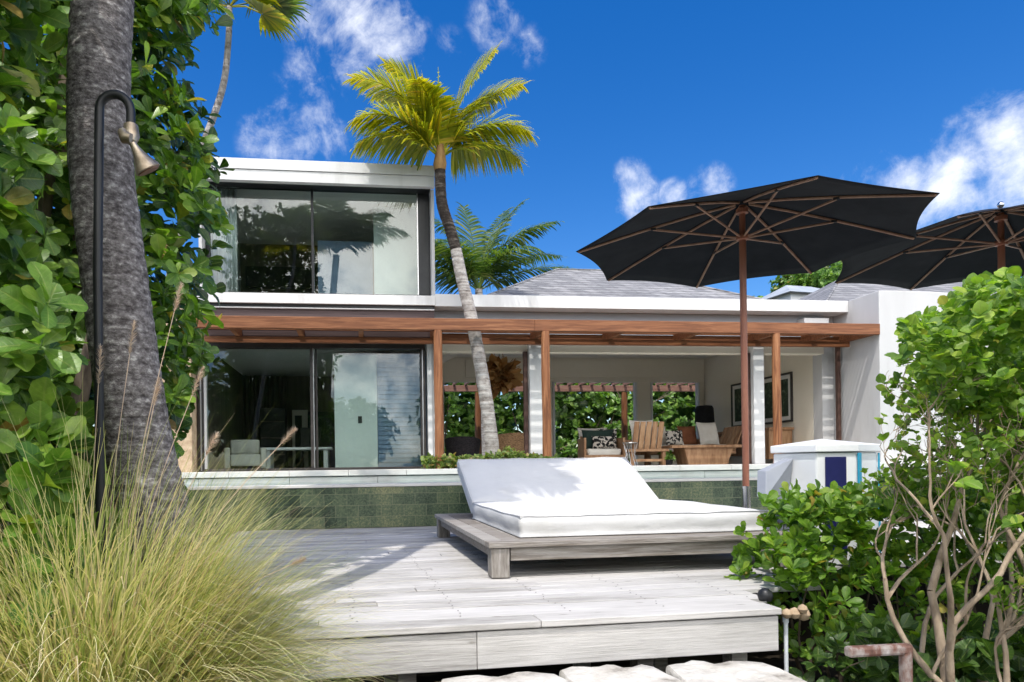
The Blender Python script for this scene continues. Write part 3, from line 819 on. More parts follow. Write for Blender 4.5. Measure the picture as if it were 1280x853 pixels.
for xx, w in ((1.42, .085), (3.41, .085), (7.95, .08)):
    pts = [(xx - P0[0], .02, .0), (xx - P0[0] + .006, .02, .9), (xx - P0[0] - .004, .02, 1.7), (xx - P0[0], .02, 2.492)]
    MB().tube(pts, [w, w * .97, w * .95, w * .92], 14).build('post', M['hardwood_v'], pg, smooth=True)
rp = empty('rear_pergola', (5, 20, .78))
tag(rp, 'red-brown timber pergola seen through the back openings of the pavilion', 'pergola')
pb(rp, 5, 20, .78, 'beam', M['redbrown'], (1.6, 12, 19.96, 20.06, 3.02, 3.20))
pb(rp, 5, 20, .78, 'slats', M['redbrown'], *[(x_, x_ + .06, 18.7, 20.055, 3.205, 3.28) for x_ in np.arange(1.7, 12, .35)], bevel=0)
for xx in (3.5, 8.03, 11.8):
    MB().tube([(xx - 5, 0, 0), (xx - 5.01, 0, 1.1), (xx - 5, 0, 2.215)], [.10, .095, .09], 12).build('post', M['hardwood_v'], rp, smooth=True)

# ================================================================== PALMS
def frond(par, base, az, el, L, droop, m, lw=.045, ll=.62, twist=0.0, n=46, gap=.16, hang=.35, name='frond'):
    """one feather leaf: rachis and leaflets in one mesh"""
    az, el = R(az), R(el)
    p = Vector(base); pts = [p.copy()]; tang = []
    N = 14
    for i in range(N):
        t = i / N
        e = el - R(droop) * (t ** 1.4)
        d = Vector((math.cos(az) * math.cos(e), math.sin(az) * math.cos(e), math.sin(e)))
        tang.append(d); p = p + d * (L / N); pts.append(p.copy())
    tang.append(tang[-1])
    mb = MB()
    mb.tube(pts, [.028 * (1 - .85 * i / N) for i in range(N + 1)], 5)
    for s in (-1, 1):
        for i in range(n):
            t = gap + (1 - gap) * (i + random.uniform(-.3, .3)) / n
            t = min(max(t, .05), .995)
            f = t * N; k = min(int(f), N - 1)
            q = pts[k].lerp(pts[k + 1], f - k); T = tang[k]
            up = Vector((0, 0, 1)); side = T.cross(up)
            if side.length < .05: side = Vector((-math.sin(az), math.cos(az), 0))
            side.normalize()
            nrm = side.cross(T).normalized()
            side = (side * math.cos(twist) + nrm * math.sin(twist)).normalized()
            prof = math.sin(math.pi * min(1, .12 + .88 * t) ** .75) ** .6 if t < .97 else .35
            l = ll * max(.22, prof) * random.uniform(.85, 1.1)
            fw = .35 + .75 * t
            d = (side * s + T * fw + nrm * .22 + Vector((0, 0, -hang * random.uniform(.5, 1.3)))).normalized()
            w = lw * random.uniform(.8, 1.1)
            wv = T * (w * .5)
            b = len(mb.v)
            g = Vector((0, 0, -1))
            a0 = q; a1 = q + d * l * .4 + g * l * .01; a2 = q + d * l * .74 + g * l * .06; a3 = q + d * l * .99 + g * l * random.uniform(.11, .22)
            for c, ww in ((a0, .55), (a1, 1.0), (a2, .7), (a3, .08)):
                mb.v.append(tuple(c - wv * ww)); mb.v.append(tuple(c + wv * ww))
            for j in range(3):
                mb.f.append((b + 2 * j, b + 2 * j + 1, b + 2 * j + 3, b + 2 * j + 2))
    return mb.build(name, m, par, smooth=True)
def smooth_path(pts, n):
    P = np.array(pts, float); t = np.linspace(0, 1, len(P)); s = np.linspace(0, 1, n)
    out = []
    for u in s:
        f = u * (len(P) - 1); i = min(int(f), len(P) - 2); v = f - i
        p0 = P[max(i - 1, 0)]; p1 = P[i]; p2 = P[i + 1]; p3 = P[min(i + 2, len(P) - 1)]
        out.append(.5 * ((2 * p1) + (-p0 + p2) * v + (2 * p0 - 5 * p1 + 4 * p2 - p3) * v * v + (-p0 + 3 * p1 - 3 * p2 + p3) * v ** 3))
    return [Vector(o) for o in out]
def ringed(par, pts, r0, r1, n, m, name='trunk', ring=.09, amp=.03, flare=0.0, sides=16):
    path = smooth_path(pts, n)
    rad = []
    L = 0
    for i, p in enumerate(path):
        if i: L += (p - path[i - 1]).length
        t = i / (n - 1)
        r = r0 + (r1 - r0) * t + flare * max(0, 1 - t * 6) ** 2
        rad.append(r * (1 + amp * (((L / ring) % 1.0) - .5) + random.uniform(-.012, .012)))
    return MB().tube(path, rad, sides).build(name, m, par, smooth=True)

# palm growing out of the planter through the pergola
p1 = empty('coconut_palm', (2.5, 12.66, .78))
tag(p1, 'leaning coconut palm with yellow fronds rising through the pergola', 'palm tree')
def rel(l, o): return [tuple(Vector(a) - Vector(o)) for a in l]
o1 = (2.5, 12.66, .78)
ringed(p1, rel([(2.52, 12.66, .77), (2.36, 12.63, 2.1), (2.13, 12.60, 3.45), (1.93, 12.58, 4.3), (1.82, 12.55, 4.85)], o1), .135, .105, 90, M['trunk_palm'], ring=.075, amp=.06)
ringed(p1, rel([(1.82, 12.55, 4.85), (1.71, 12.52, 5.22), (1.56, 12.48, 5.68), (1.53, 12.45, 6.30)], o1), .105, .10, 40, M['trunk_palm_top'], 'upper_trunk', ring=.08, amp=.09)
MB().tube(rel([(1.53, 12.45, 6.26), (1.53, 12.45, 6.38), (1.54, 12.45, 6.60), (1.545, 12.45, 6.92)], o1), [.105, .125, .085, .03], 12).build('leaf_sheath', M['rachis_brown'], p1, smooth=True)
hub = Vector((1.54, 12.45, 6.50)) - Vector(o1)
for az, el, L, dp, ll, hg in ((174, 82, 2.1, 58, .76, .3), (182, 70, 2.25, 78, .80, .4), (190, 52, 1.85, 92, .76, .65),
                      (2, 73, 2.35, 28, .80, .3), (6, 62, 2.3, 50, .80, .4), (-6, 48, 1.9, 88, .76, .7),
                      (100, 76, 1.9, 60, .66, .5), (240, 78, 1.5, 90, .56, .6), (178, 40, 1.7, 88, .7, .8), (10, 36, 1.75, 84, .7, .8), (150, 72, 2.1, 66, .74, .5), (30, 70, 2.2, 58, .74, .5)):
    frond(p1, hub, az, el, L, dp, M['palm_y'], ll=ll * 1.1, hang=hg * .8, lw=.042, n=92)
frond(p1, hub, 90, 87, 1.75, 4, M['palm_y'], ll=.10, lw=.02, n=14, name='spear_leaf')

# second palm behind the house
o2 = (3.9, 21.3, -.75)
p2 = empty('coconut_palm', o2)
tag(p2, 'green coconut palm standing behind the villa, only its crown above the roof', 'palm tree')
ringed(p2, rel([(4.0, 21.3, -.8), (3.95, 21.3, 2.5), (3.8, 21.3, 6.4)], o2), .16, .12, 40, M['trunk_palm'])
h2 = Vector((3.8, 21.3, 6.35)) - Vector(o2)
for az, el, L, dp, hg in ((120, 84, 3.0, 20, .4), (172, 76, 3.2, 55, .5), (165, 62, 3.2, 80, .6), (190, 46, 3.0, 80, .6), (8, 78, 3.4, 40, .5), (-5, 64, 3.5, 60, .5), (14, 46, 3.4, 55, .5), (-20, 70, 3.2, 80, .6), (30, 80, 3.1, 35, .5),
                      (-50, 54, 2.8, 95, .6), (225, 58, 2.8, 90, .6), (140, 66, 3.0, 70, .5), (50, 62, 3.0, 70, .5), (-8, 28, 3.1, 42, .4), (184, 66, 3.2, 95, .7), (196, 30, 2.8, 60, .6)):
    frond(p2, h2, az, el, L, dp, M['palm_g'], ll=1.0, lw=.06, n=56, hang=hg)

# near trunk, crown above the picture
o3 = (-.95, 3.2, -.75)
p3 = empty('coconut_palm', o3)
tag(p3, 'thick grey palm trunk at left with black shower pipe in front of it', 'palm tree')
ringed(p3, rel([(-.78, 3.22, -.85), (-.86, 3.22, .3), (-.99, 3.2, 1.0), (-1.075, 3.2, 1.7), (-1.13, 3.2, 2.35), (-1.10, 3.22, 3.1), (-1.02, 3.38, 4.2), (-.88, 4.0, 5.8), (-.65, 5.1, 7.5)], o3), .158, .105, 200, M['trunk_near'], ring=.07, amp=.025, flare=.03, sides=28)
h3 = Vector((-.65, 5.15, 7.55)) - Vector(o3)
for az, el, L, dp in ((15, 35, 2.7, 75), (50, 40, 2.6, 80), (85, 42, 2.5, 85), (125, 35, 2.6, 75), (160, 35, 2.7, 80), (195, 40, 2.6, 80), (235, 55, 2.0, 95), (290, 58, 1.9, 95), (330, 50, 2.2, 90), (0, 62, 2.5, 80), (100, 64, 2.4, 80), (180, 62, 2.5, 75)):
    frond(p3, h3, az, el + 6, L * .92, dp, M['palm_g'], ll=.9, lw=.07, n=54, hang=.4)

# slender fan palm behind the foliage at left
o4 = (-2.5, 9.2, -.75)
p4 = empty('fan_palm', o4)
tag(p4, 'slender curved palm with small fan leaves rising left of the villa', 'palm tree')
ringed(p4, rel([(-2.9, 9.0, -.8), (-2.6, 9.0, 2.0), (-2.15, 9.0, 4.2), (-1.93, 9.0, 4.95), (-1.68, 9.0, 5.7), (-1.60, 9.0, 6.3), (-1.58, 9.0, 6.75)], o4), .052, .036, 70, M['trunk_palm'], ring=.08)
def fan_leaf(par, base, d, L, r, m):
    d = Vector(d).normalized(); tip = Vector(base) + d * L
    mb = MB().tube([base, tuple(Vector(base) + d * L * .5 + Vector((0, 0, .05))), tuple(tip)], .010, 5)
    side = d.cross(Vector((0, 0, 1))).normalized(); n = side.cross(d)
    for i in range(26):
        a = R(-115 + 230 * i / 25)
        q = (d * math.cos(a) + side * math.sin(a)).normalized()
        l = r * random.uniform(.88, 1.08) * (1 - .2 * abs(math.sin(a)))
        w = q.cross(n).normalized() * (.030 * r / .5)
        b = len(mb.v)
        for t, ww, g in ((.03, .25, 0), (.5, 1, .02), (.8, .6, .07), (1, .05, .2)):
            c = tip + q * l * t - Vector((0, 0, g * l))
            mb.v += [tuple(c - w * ww), tuple(c + w * ww)]
        for j in range(3): mb.f.append((b + 2 * j, b + 2 * j + 1, b + 2 * j + 3, b + 2 * j + 2))
    return mb.build('fan_leaf', m, par, smooth=True)
hb4 = Vector((-1.58, 9.0, 6.75)) - Vector(o4)
for d, L in (((.8, -.2, -.25), .45), ((.95, .1, .15), .55), ((.7, .2, .65), .5), ((-.8, 0, .1), .5), ((-.4, -.5, .6), .5), ((.1, -.3, 1), .5), ((.45, -.6, -.05), .45), ((-.6, .4, .5), .5), ((.3, .5, .8), .5), ((-.9, -.3, -.3), .45), ((.6, -.3, .4), .5)):
    fan_leaf(p4, tuple(hb4), d, L, .52, M['palm_y'] if L < .5 else M['palm_g'])

# ================================================================== FOLIAGE AT LEFT
def noise3(P, s, seed):
    r = np.random.default_rng(seed)
    out = np.zeros(len(P))
    for k in range(5):
        w = r.normal(0, 1, 3); w /= np.linalg.norm(w)
        out += np.sin(P @ w * s * (1 + .35 * k) * 6.28 + r.uniform(0, 6.28)) / (1 + .35 * k)
    return out / 2.2
def branchy(par, roots, tips, r0, m, name='branch'):
    mb = MB()
    for a, b in zip(roots, tips):
        a = Vector(a); b = Vector(b)
        mid = a.lerp(b, .5) + Vector((random.uniform(-.15, .15), random.uniform(-.15, .15), random.uniform(-.05, .15)))
        path = smooth_path([a, mid, b], 9)
        mb.tube(path, [r0 * (1 - .8 * i / 8) for i in range(9)], 6)
    return mb.build(name, m, par, smooth=True)

def left_edge(z):      # right-hand outline (X/Y ratio) of the big foliage mass seen along its height
    zz = np.array([-1, .3, .8, 1.3, 1.8, 2.25, 2.6, 2.85, 3.1, 3.4, 3.7, 4.0, 4.6, 6, 9])
    xx = np.array([-.25, -.255, -.265, -.245, -.225, -.205, -.20, -.20, -.225, -.24, -.235, -.20, -.16, -.22, -.34])
    return np.interp(z, zz, xx)
sg = empty('sea_grape_tree', (-1.9, 4.7, -.75))
tag(sg, 'big glossy green broad-leaved tree filling the left edge behind the trunk', 'tree')
n0 = 9000
C = np.stack([RNG.uniform(-3.9, -.6, n0), 4.2 + 2.2 * RNG.beta(1.0, 1.9, n0), RNG.uniform(-.4, 8.6, n0)], 1)
lim = left_edge(.84 + (C[:, 2] - .84) * 4.7 / C[:, 1]) * C[:, 1] + .10 * noise3(C, 1.1, 3) + .02
keep = (C[:, 0] < lim) & ((noise3(C, .9, 5) > -.62) | (C[:, 0] < lim - .5))
keep &= ~((C[:, 2] > 5.2) & (RNG.random(n0) < .45))
C = C[keep]
edge = np.clip(1 - (lim[keep] - C[:, 0]) / .6, 0, 1)
A = np.stack([.15 + .9 * edge, -.75 + .35 * edge, np.full(len(C), .65)], 1) + RNG.normal(0, .38, (len(C), 3))
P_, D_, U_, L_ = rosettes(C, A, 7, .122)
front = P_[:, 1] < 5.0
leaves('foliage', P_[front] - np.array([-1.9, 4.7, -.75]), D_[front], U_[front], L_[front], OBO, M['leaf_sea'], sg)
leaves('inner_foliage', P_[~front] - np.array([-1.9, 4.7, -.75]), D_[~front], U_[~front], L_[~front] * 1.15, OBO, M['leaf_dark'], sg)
branchy(sg, [(0, .1, 0), (-.4, .2, 0), (-.8, 0, 0), (.1, -.2, 0), (-.3, -.3, 0), (-.2, 0, 2), (-.5, 0, 3), (0, 0, 3.5), (.1, -.3, 1.5)],
        [(.2, 0, 5), (-.6, .2, 6.5), (-1.4, 0, 5.5), (.5, -.5, 3), (-.9, -.6, 4), (.4, 0, 5), (-.6, -.3, 6.5), (.3, 0, 7.5), (.6, -.5, 3.2)], .07, M['twig'])

sh = empty('broad_leaved_bush', (-1.5, 2.55, -.75))
tag(sh, 'close dark green bush with large paddle leaves at the left border', 'bush')
n0 = 2400
C = np.stack([RNG.uniform(-2.4, -.9, n0), RNG.uniform(2.25, 3.3, n0), RNG.uniform(-.3, 3.6, n0)], 1)
lim = -.445 * C[:, 1] + .07 * noise3(C, 1.2, 8) + np.interp(C[:, 2], [0, .8, 1.3, 1.9, 2.4, 2.8, 3.6], [.14, .12, .10, -.03, -.05, .03, .02])
keep = (C[:, 0] < lim) & (noise3(C, .8, 15) > -.55)
C = C[keep]
A = np.stack([np.full(len(C), .55), np.full(len(C), -.6), np.full(len(C), .65)], 1) + RNG.normal(0, .35, (len(C), 3))
P_, D_, U_, L_ = rosettes(C, A, 6, .125)
ye = (P_[:, 2] > 2.72) & (P_[:, 1] < 2.75) & (RNG.random(len(P_)) < .5)
off = np.array([-1.5, 2.55, -.75])
leaves('foliage', P_[~ye] - off, D_[~ye], U_[~ye], L_[~ye], OBO, M['leaf_sea'], sh)
leaves('yellow_leaves', P_[ye] - off, D_[ye], U_[ye], L_[ye] * 1.15, OBO, M['leaf_yellow'], sh)
branchy(sh, [(0, 0, 0), (-.2, .1, 0), (.1, .2, 0), (-.4, .2, 0)], [(.2, 0, 3.4), (-.4, .3, 3.8), (.15, .2, 2.4), (-.5, 0, 3)], .035, M['twig'])

# ================================================================== OUTDOOR SHOWER
osx = empty('outdoor_shower', (-1.0, 2.93, -.75))
tag(osx, 'black gooseneck outdoor shower with brass head in front of the palm trunk', 'shower')
pp = [(-.055, 0, 0), (-.052, 0, 1.6), (-.05, 0, 2.4), (-.035, 0, 3.06)]
for i in range(1, 10):
    a = math.pi * i / 9
    pp.append((.026 - .061 * math.cos(a), 0, 3.06 + .065 * math.sin(a)))
pp.append((.087, 0, 2.99))
MB().tube(pp, .018, 12).build('pipe', M['black'], osx, smooth=True)
MB().tube([(.087, 0, 3.0), (.09, -.004, 2.955), (.085, -.01, 2.93)], [.028, .032, .026], 12).tube([(.06, -.02, 2.965), (.075, -.03, 2.935), (.10, -.035, 2.93)], [.02, .026, .02], 10).build('valve_collar', M['brass'], osx, smooth=True)
hm = Matrix.Translation((.098, -.02, 2.92)) @ Matrix.Rotation(R(-28), 4, 'Y') @ Matrix.Rotation(R(18), 4, 'X')
sh_ = MB().lathe([(.014, 0), (.016, -.017), (.023, -.043), (.036, -.073), (.051, -.101), (.054, -.110), (.050, -.113)], n=28, M=hm).build('shower_head', M['brass'], osx, smooth=True)
MB().lathe([(.046, -.1135), (.044, -.118), (.02, -.120)], n=24, M=hm).build('spray_plate', M['copper'], sh_, smooth=True)

# ================================================================== FOUNTAIN GRASS
gr = empty('fountain_grass', (-1.0, 2.62, -.25))
gr.scale = (1.04, 1.04, 1.16)
tag(gr, 'big clump of straw and green fountain grass at the deck corner', 'ornamental grass')
def grass(n, seed, spread, Lr, lean, w0):
    r = np.random.default_rng(seed)
    az = r.uniform(0, 2 * np.pi, n)
    rad = spread * np.sqrt(r.uniform(0, 1, n))
    B = np.stack([rad * np.cos(az), rad * np.sin(az), np.zeros(n)], 1)
    az = az + r.normal(0, .5, n)
    L = r.uniform(*Lr, n)
    el = np.radians(r.uniform(*lean[0], n)); dr = np.radians(r.uniform(*lean[1], n))
    seg = 8
    V = np.zeros((n, seg + 1, 2, 3))
    p = B.copy(); w = w0 * r.uniform(.6, 1.3, n)
    bend = r.normal(0, .25, n)
    for i in range(seg + 1):
        t = i / seg
        a = az + bend * t
        e = el - dr * t ** 1.6
        d = np.stack([np.cos(a) * np.cos(e), np.sin(a) * np.cos(e), np.sin(e)], 1)
        s = np.stack([-np.sin(a), np.cos(a), np.zeros(n)], 1)
        ww = (w * (1 - .92 * t ** 1.5))[:, None]
        V[:, i, 0] = p - s * ww; V[:, i, 1] = p + s * ww
        p = p + d * (L / seg)[:, None]
    base = (np.arange(n) * (seg + 1) * 2)[:, None]
    q = np.array([(2 * i, 2 * i + 1, 2 * i + 3, 2 * i + 2) for i in range(seg)])
    F = (base[:, :, None] + q[None]).reshape(-1, 4)
    return V.reshape(-1, 3), F
V1, F1 = grass(6200, 3, .30, (.68, 1.16), ((46, 86), (30, 112)), .0034)
V2, F2 = grass(5200, 4, .36, (.55, .98), ((8, 58), (10, 85)), .0035)
V3, F3 = grass(240, 9, .18, (.95, 1.3), ((60, 86), (15, 60)), .0025)
array_mesh('blades', np.concatenate([V1, V2, V3]), np.concatenate([F1, F2 + len(V1), F3 + len(V1) + len(V2)]), M['blade'], gr)
def plume(base, tip, pl):
    base = Vector(base); tip = Vector(tip)
    mid = base.lerp(tip, .55) + Vector((0, 0, .10))
    path = smooth_path([base, mid, tip], 12)
    d = (path[-1] - path[-3]).normalized()
    mb = MB().tube(path, [.0015] * 12, 4)
    for i in range(170):
        t = random.random()
        c = path[-1] + d * (t * pl)
        a = random.uniform(0, 6.28)
        o = d.orthogonal().normalized(); o2_ = d.cross(o)
        q = (o * math.cos(a) + o2_ * math.sin(a) + d * .9).normalized()
        l = .022 * math.sin(math.pi * (.12 + .8 * t)) + .006
        w = q.cross(d).normalized() * .0011
        b = len(mb.v)
        mb.v += [tuple(c - w), tuple(c + w), tuple(c + q * l)]
        mb.f.append((b, b + 1, b + 2))
    return mb.build('seed_plume', M['plume'], gr, smooth=False)
for tip, pl in (((.36, .05, 1.18), .10), ((.34, -.1, 1.42), .09), ((.66, .15, 1.02), .08), ((.02, .1, 1.22), .13), ((.24, .0, 1.14), .09), ((.13, .1, 1.32), .11), ((.70, .02, .62), .06), ((.46, -.2, .98), .08), ((-.28, -.1, 1.16), .09)):
    plume((random.uniform(-.1, .1), random.uniform(-.1, .1), .1), tip, pl)

# ================================================================== DAYBED
bd = empty('daybed', (.93, 4.93, 0), R(1.2))
tag(bd, 'wide weathered timber daybed with white mattress and raised back', 'daybed')
BW, BD = 2.50, 3.10
mb = MB()
yb = 0.0
mb.box(0, BW, 0, .155, .225, .268)
mb.box(0, BW, BD - .155, BD, .225, .268)
yb = .16
for i in range(17):
    w = (BD - .32) / 17
    mb.box(.004, .27, yb + i * w, yb + (i + 1) * w - .006, .226, .266 + random.uniform(-.003, .001)) if i in (0, 5, 6, 11, 12, 16) else None
mb.box(0, .135, .16, 1.50, .225, .267); mb.box(.139, .275, .16, 1.50, .225, .266)
mb.box(0, .135, 1.506, BD - .16, .225, .266); mb.box(.139, .275, 1.506, BD - .16, .225, .267)
mb.v, mb.f = [], []
mb.box(0, BW, 0, .155, .225, .268).box(0, BW, BD - .155, BD, .225, .268)
mb.box(0, .135, .16, 1.50, .225, .267).box(.139, .275, .16, 1.50, .225, .265)
mb.box(0, .135, 1.506, BD - .16, .225, .265).box(.139, .275, 1.506, BD - .16, .225, .267)
mb.box(BW - .10, BW, .16, BD - .16, .225, .267)
for i in range(13):
    mb.box(.28, BW - .106, .165 + i * .214, .165 + i * .214 + .20, .225, .262)
mb.build('platform', M['greywood'], bd, bevel=.006)
for bx in ((.17, BW - .17, .035, .085, .125, .222), (.17, BW - .17, BD - .085, BD - .035, .125, .222), (.05, .10, .17, BD - .17, .14, .222), (BW - .10, BW - .05, .17, BD - .17, .14, .222)):
    MB().box(*bx).build('rail', M['greywood'], bd, bevel=.004)
for (xx, yy) in ((.02, .02), (BW - .16, .02), (.02, BD - .16), (BW - .16, BD - .16)):
    MB().box(xx, xx + .14, yy, yy + .14, .0, .223).build('leg', M['greywood_end'], bd, bevel=.010)
def cushion(name, L, Wd, T, m, par, Mx, nx=36, ny=36, sag=.015, puff=.02, seed=0, pipe=False):
    """soft slab with rounded, slightly uneven sides"""
    r = random.Random(seed)
    ph = [r.uniform(0, 6.28) for _ in range(8)]
    def wob(x, y): return .004 * math.sin(x * 5 + ph[0]) * math.sin(y * 4 + ph[1]) + .003 * math.sin(x * 11 + y * 7 + ph[2]) + .0022 * math.sin(x * 23 - y * 3 + ph[3])
    mb = MB()
    rows = []
    prof = [(0, 0.0), (.012, .0), (.02, .2), (.0, .5), (.004, .8), (.022, .965), (.05, 1.0)]     # inset, height
    def ring(ins, h):
        pts = []
        for i in range(nx): pts.append((ins + (L - 2 * ins) * i / nx, ins))
        for i in range(ny): pts.append((L - ins, ins + (Wd - 2 * ins) * i / ny))
        for i in range(nx): pts.append((L - ins - (L - 2 * ins) * i / nx, Wd - ins))
        for i in range(ny): pts.append((ins, Wd - ins - (Wd - 2 * ins) * i / ny))
        out = []
        for x, y in pts:
            b = .012 * math.sin(math.pi * h) * (math.sin(x * 9 + ph[4]) + math.sin(y * 8 + ph[5])) * .5
            out.append((x - (b if x < .1 else 0) + (b if x > L - .1 else 0), y - (b if y < .1 else 0) + (b if y > Wd - .1 else 0), T * h + (wob(x, y) if h > .9 else 0)))
        return out
    n = 2 * (nx + ny)
    for ins, h in prof:
        rows.append(len(mb.v)); mb.v += ring(ins, h)
    for a, b in zip(rows[:-1], rows[1:]):
        for k in range(n):
            k2 = (k + 1) % n
            mb.f.append((a + k, a + k2, b + k2, b + k))
    mb.f.append(tuple(rows[0] + k for k in reversed(range(n))))
    # top grid
    g0 = len(mb.v); ins = .05
    last = rows[-1]
    idx = {}
    for j in range(ny + 1):
        for i in range(nx + 1):
            if j == 0: idx[i, j] = last + i if i < nx else last + nx
            elif i == nx: idx[i, j] = last + nx + j if j < ny else last + nx + ny
            elif j == ny: idx[i, j] = last + nx + ny + (nx - i)
            elif i == 0: idx[i, j] = last + 2 * nx + ny + (ny - j)
            else:
                x = ins + (L - 2 * ins) * i / nx; y = ins + (Wd - 2 * ins) * j / ny
                e = min(i, nx - i, j, ny - j)
                idx[i, j] = len(mb.v)
                mb.v.append((x, y, T + wob(x, y) + puff * (1 - math.exp(-e / 3.0)) - sag * math.sin(math.pi * i / nx) * math.sin(math.pi * j / ny)))
    for j in range(ny):
        for i in range(nx):
            mb.f.append((idx[i, j], idx[i + 1, j], idx[i + 1, j + 1], idx[i, j + 1]))
    mb.v = [tuple(Mx @ Vector(p)) for p in mb.v]
    o = mb.build(name, m, par, smooth=False)
    o.data.shade_smooth()
    if pipe:
        for ins, hh in ((.016, .05), (.016, .955)):
            rr = ring(ins, hh); rr = rr + rr[:1]
            MB().tube([tuple(Mx @ Vector(p)) for p in rr], .0045, 6, cap=False).build('piping', m, o, smooth=True)
    s = o.modifiers.new('sub', 'SUBSURF'); s.levels = 1; s.render_levels = 1
    return o
cushion('mattress', 2.14, 2.05, .175, M['cushion'], bd, Matrix.Translation((.29, .26, .264)), seed=2, pipe=True)
cushion('raised_back', 2.14, 1.06, .15, M['cushion'], bd, Matrix.Translation((.29, 2.33, .305)) @ Matrix.Rotation(R(27), 4, 'X'), seed=5, sag=.005, pipe=True)
MB().box(.32, 2.40, 0, 1.0, -.03, -.002, Matrix.Translation((0, 2.36, .30)) @ Matrix.Rotation(R(27), 4, 'X')).box(.6, .66, 3.0, 3.05, .27, .62).box(2.0, 2.06, 3.0, 3.05, .27, .62).build('back_support', M['greywood'], bd, bevel=.004)

# ================================================================== UMBRELLAS
def make_umbrella(loc, label):
    u = empty('parasol', loc)
    tag(u, label, 'parasol', 'black parasols beside the pool')
    zt, zr, Rr = 3.80, 3.31, 1.88
    MB().tube([(0, 0, .30), (0, 0, 1.9), (0, 0, 3.39)], .037, 18).build('pole', M['polewood'], u, smooth=True)
    MB().tube([(0, 0, 3.395), (0, 0, 3.76)], .033, 16).build('upper_pole', M['polewood'], u, smooth=True)
    MB().lathe([(.014, 3.80), (.018, 3.825), (.036, 3.845), (.038, 3.87), (.024, 3.895), (.002, 3.907)], n=16).build('finial', M['chrome'], u, smooth=True)
    MB().lathe([(.034, 3.36), (.066, 3.37), (.072, 3.395), (.066, 3.425), (.04, 3.43)], n=18).build('runner', M['polewood'], u, smooth=True)
    MB().lathe([(.035, 3.66), (.066, 3.67), (.066, 3.72), (.036, 3.735)], n=18).build('top_hub', M['polewood'], u, smooth=True)
    MB().tube([(0, 0, .02), (0, 0, .55)], .050, 20).tube([(0, 0, .53), (0, 0, .556)], .058, 20).build('base_sleeve', M['chrome'], u, smooth=True)
    MB().box(-.38, .38, -.38, .38, .003, .06).build('base_plate', M['greypanel'], u, bevel=.008)
    # canopy
    mb = MB(); nr, na = 10, 10
    cs = [R(-102 + 45 * k) for k in range(8)]
    def z_at(t): return zt - (zt - zr) * (t ** 1.12)
    rows = []
    for i in range(nr + 1):
        t = i / nr; row = []
        for k in range(8):
            a0, a1 = cs[k], cs[(k + 1) % 8]
            p0 = Vector((math.cos(a0), math.sin(a0), 0)); p1 = Vector((math.cos(a1), math.sin(a1), 0))
            for j in range(na):
                s = j / na
                p = p0.lerp(p1, s)
                bow = 4 * s * (1 - s)
                p = p * (1 - .035 * bow * t * t)
                r_ = .04 + (Rr - .04) * t
                sagz = -.016 * bow * math.sin(math.pi * t) + .018 * bow * t ** 3
                row.append(len(mb.v)); mb.v.append((p.x * r_, p.y * r_, z_at(t) + sagz))
        rows.append(row)
    n = len(rows[0])
    for a, b in zip(rows[:-1], rows[1:]):
        for k in range(n):
            k2 = (k + 1) % n
            mb.f.append((a[k], b[k], b[k2], a[k2]))
    mb.f.append(tuple(rows[0]))
    o = mb.build('canopy', M['umbrella'], u, smooth=True)
    s_ = o.modifiers.new('thick', 'SOLIDIFY'); s_.thickness = .004; s_.offset = 1
    for k in range(8):
        d = Vector((math.cos(cs[k]), math.sin(cs[k]), 0))
        q = lambda t, dz: tuple(d * (.04 + (Rr - .04) * t) + Vector((0, 0, z_at(t) + dz)))
        rb = MB().tube([q(.02, -.02), q(.25, -.018), q(.5, -.017), q(.75, -.016), q(.985, -.014)], .015, 6).build('rib', M['ribwood'], u, smooth=True)
        MB().tube([tuple(d * .05 + Vector((0, 0, 3.395))), q(.52, -.036)], .013, 6).build('strut', M['ribwood'], rb, smooth=True)
        c = q(.52, -.03)
        MB().tube([tuple(Vector(c) - d * .03), tuple(Vector(c) + d * .03)], .018, 8).build('joint', M['black'], rb, smooth=True)
    return u
u1 = make_umbrella((4.37, 7.32, 0), 'black canvas parasol on a brown wooden pole behind the daybed')
u2 = make_umbrella((8.33, 7.94, 0), 'black canvas parasol cut by the right border above the tall shrub')
u2.scale = (1.07, 1.07, 1.07)

# ================================================================== WHITE BOX BEHIND THE HEDGE
wx = empty('deck_cabinet', (3.88, 5.35, 0), R(20))
tag(wx, 'white angular cabinet with navy panel and turquoise strips behind the hedge', 'cabinet')
mb = MB()
hexa = [(-.36, -.20), (-.10, -.36), (.28, -.30), (.36, .12), (.05, .34), (-.32, .22)]
mb.prism([(x, y, .0) for x, y in hexa], (0, 0, .90))
mb.build('body', M['plasticwhite'], wx, bevel=.012)
mb = MB()
b = [(x * 1.06, y * 1.06, .905) for x, y in hexa]; t_ = [(x * 1.06, y * 1.06, .965) for x, y in hexa]
mb.v = b + t_ + [(0, 0, 1.02)]
for i in range(6):
    j = (i + 1) % 6
    mb.f += [(i, j, 6 + j, 6 + i), (6 + i, 6 + j, 12)]
mb.f.append(tuple(reversed(range(6))))
mb.build('lid', M['plasticwhite'], wx, bevel=.006)
def face_panel(name, m, a, b_, s0, s1, z0, z1, out=.006, th=.012):
    a = Vector((*a, 0)); b_ = Vector((*b_, 0)); d = b_ - a; n = Vector((d.y, -d.x, 0)).normalized()
    p0 = a + d * s0 + n * out; p1 = a + d * s1 + n * out
    return MB().prism([(p0.x, p0.y, z0), (p1.x, p1.y, z0), (p1.x, p1.y, z1), (p0.x, p0.y, z1)], n * th).build(name, m, wx, bevel=.002)
face_panel('navy_panel', M['navy'], hexa[0], hexa[1], .20, .72, .10, .865)
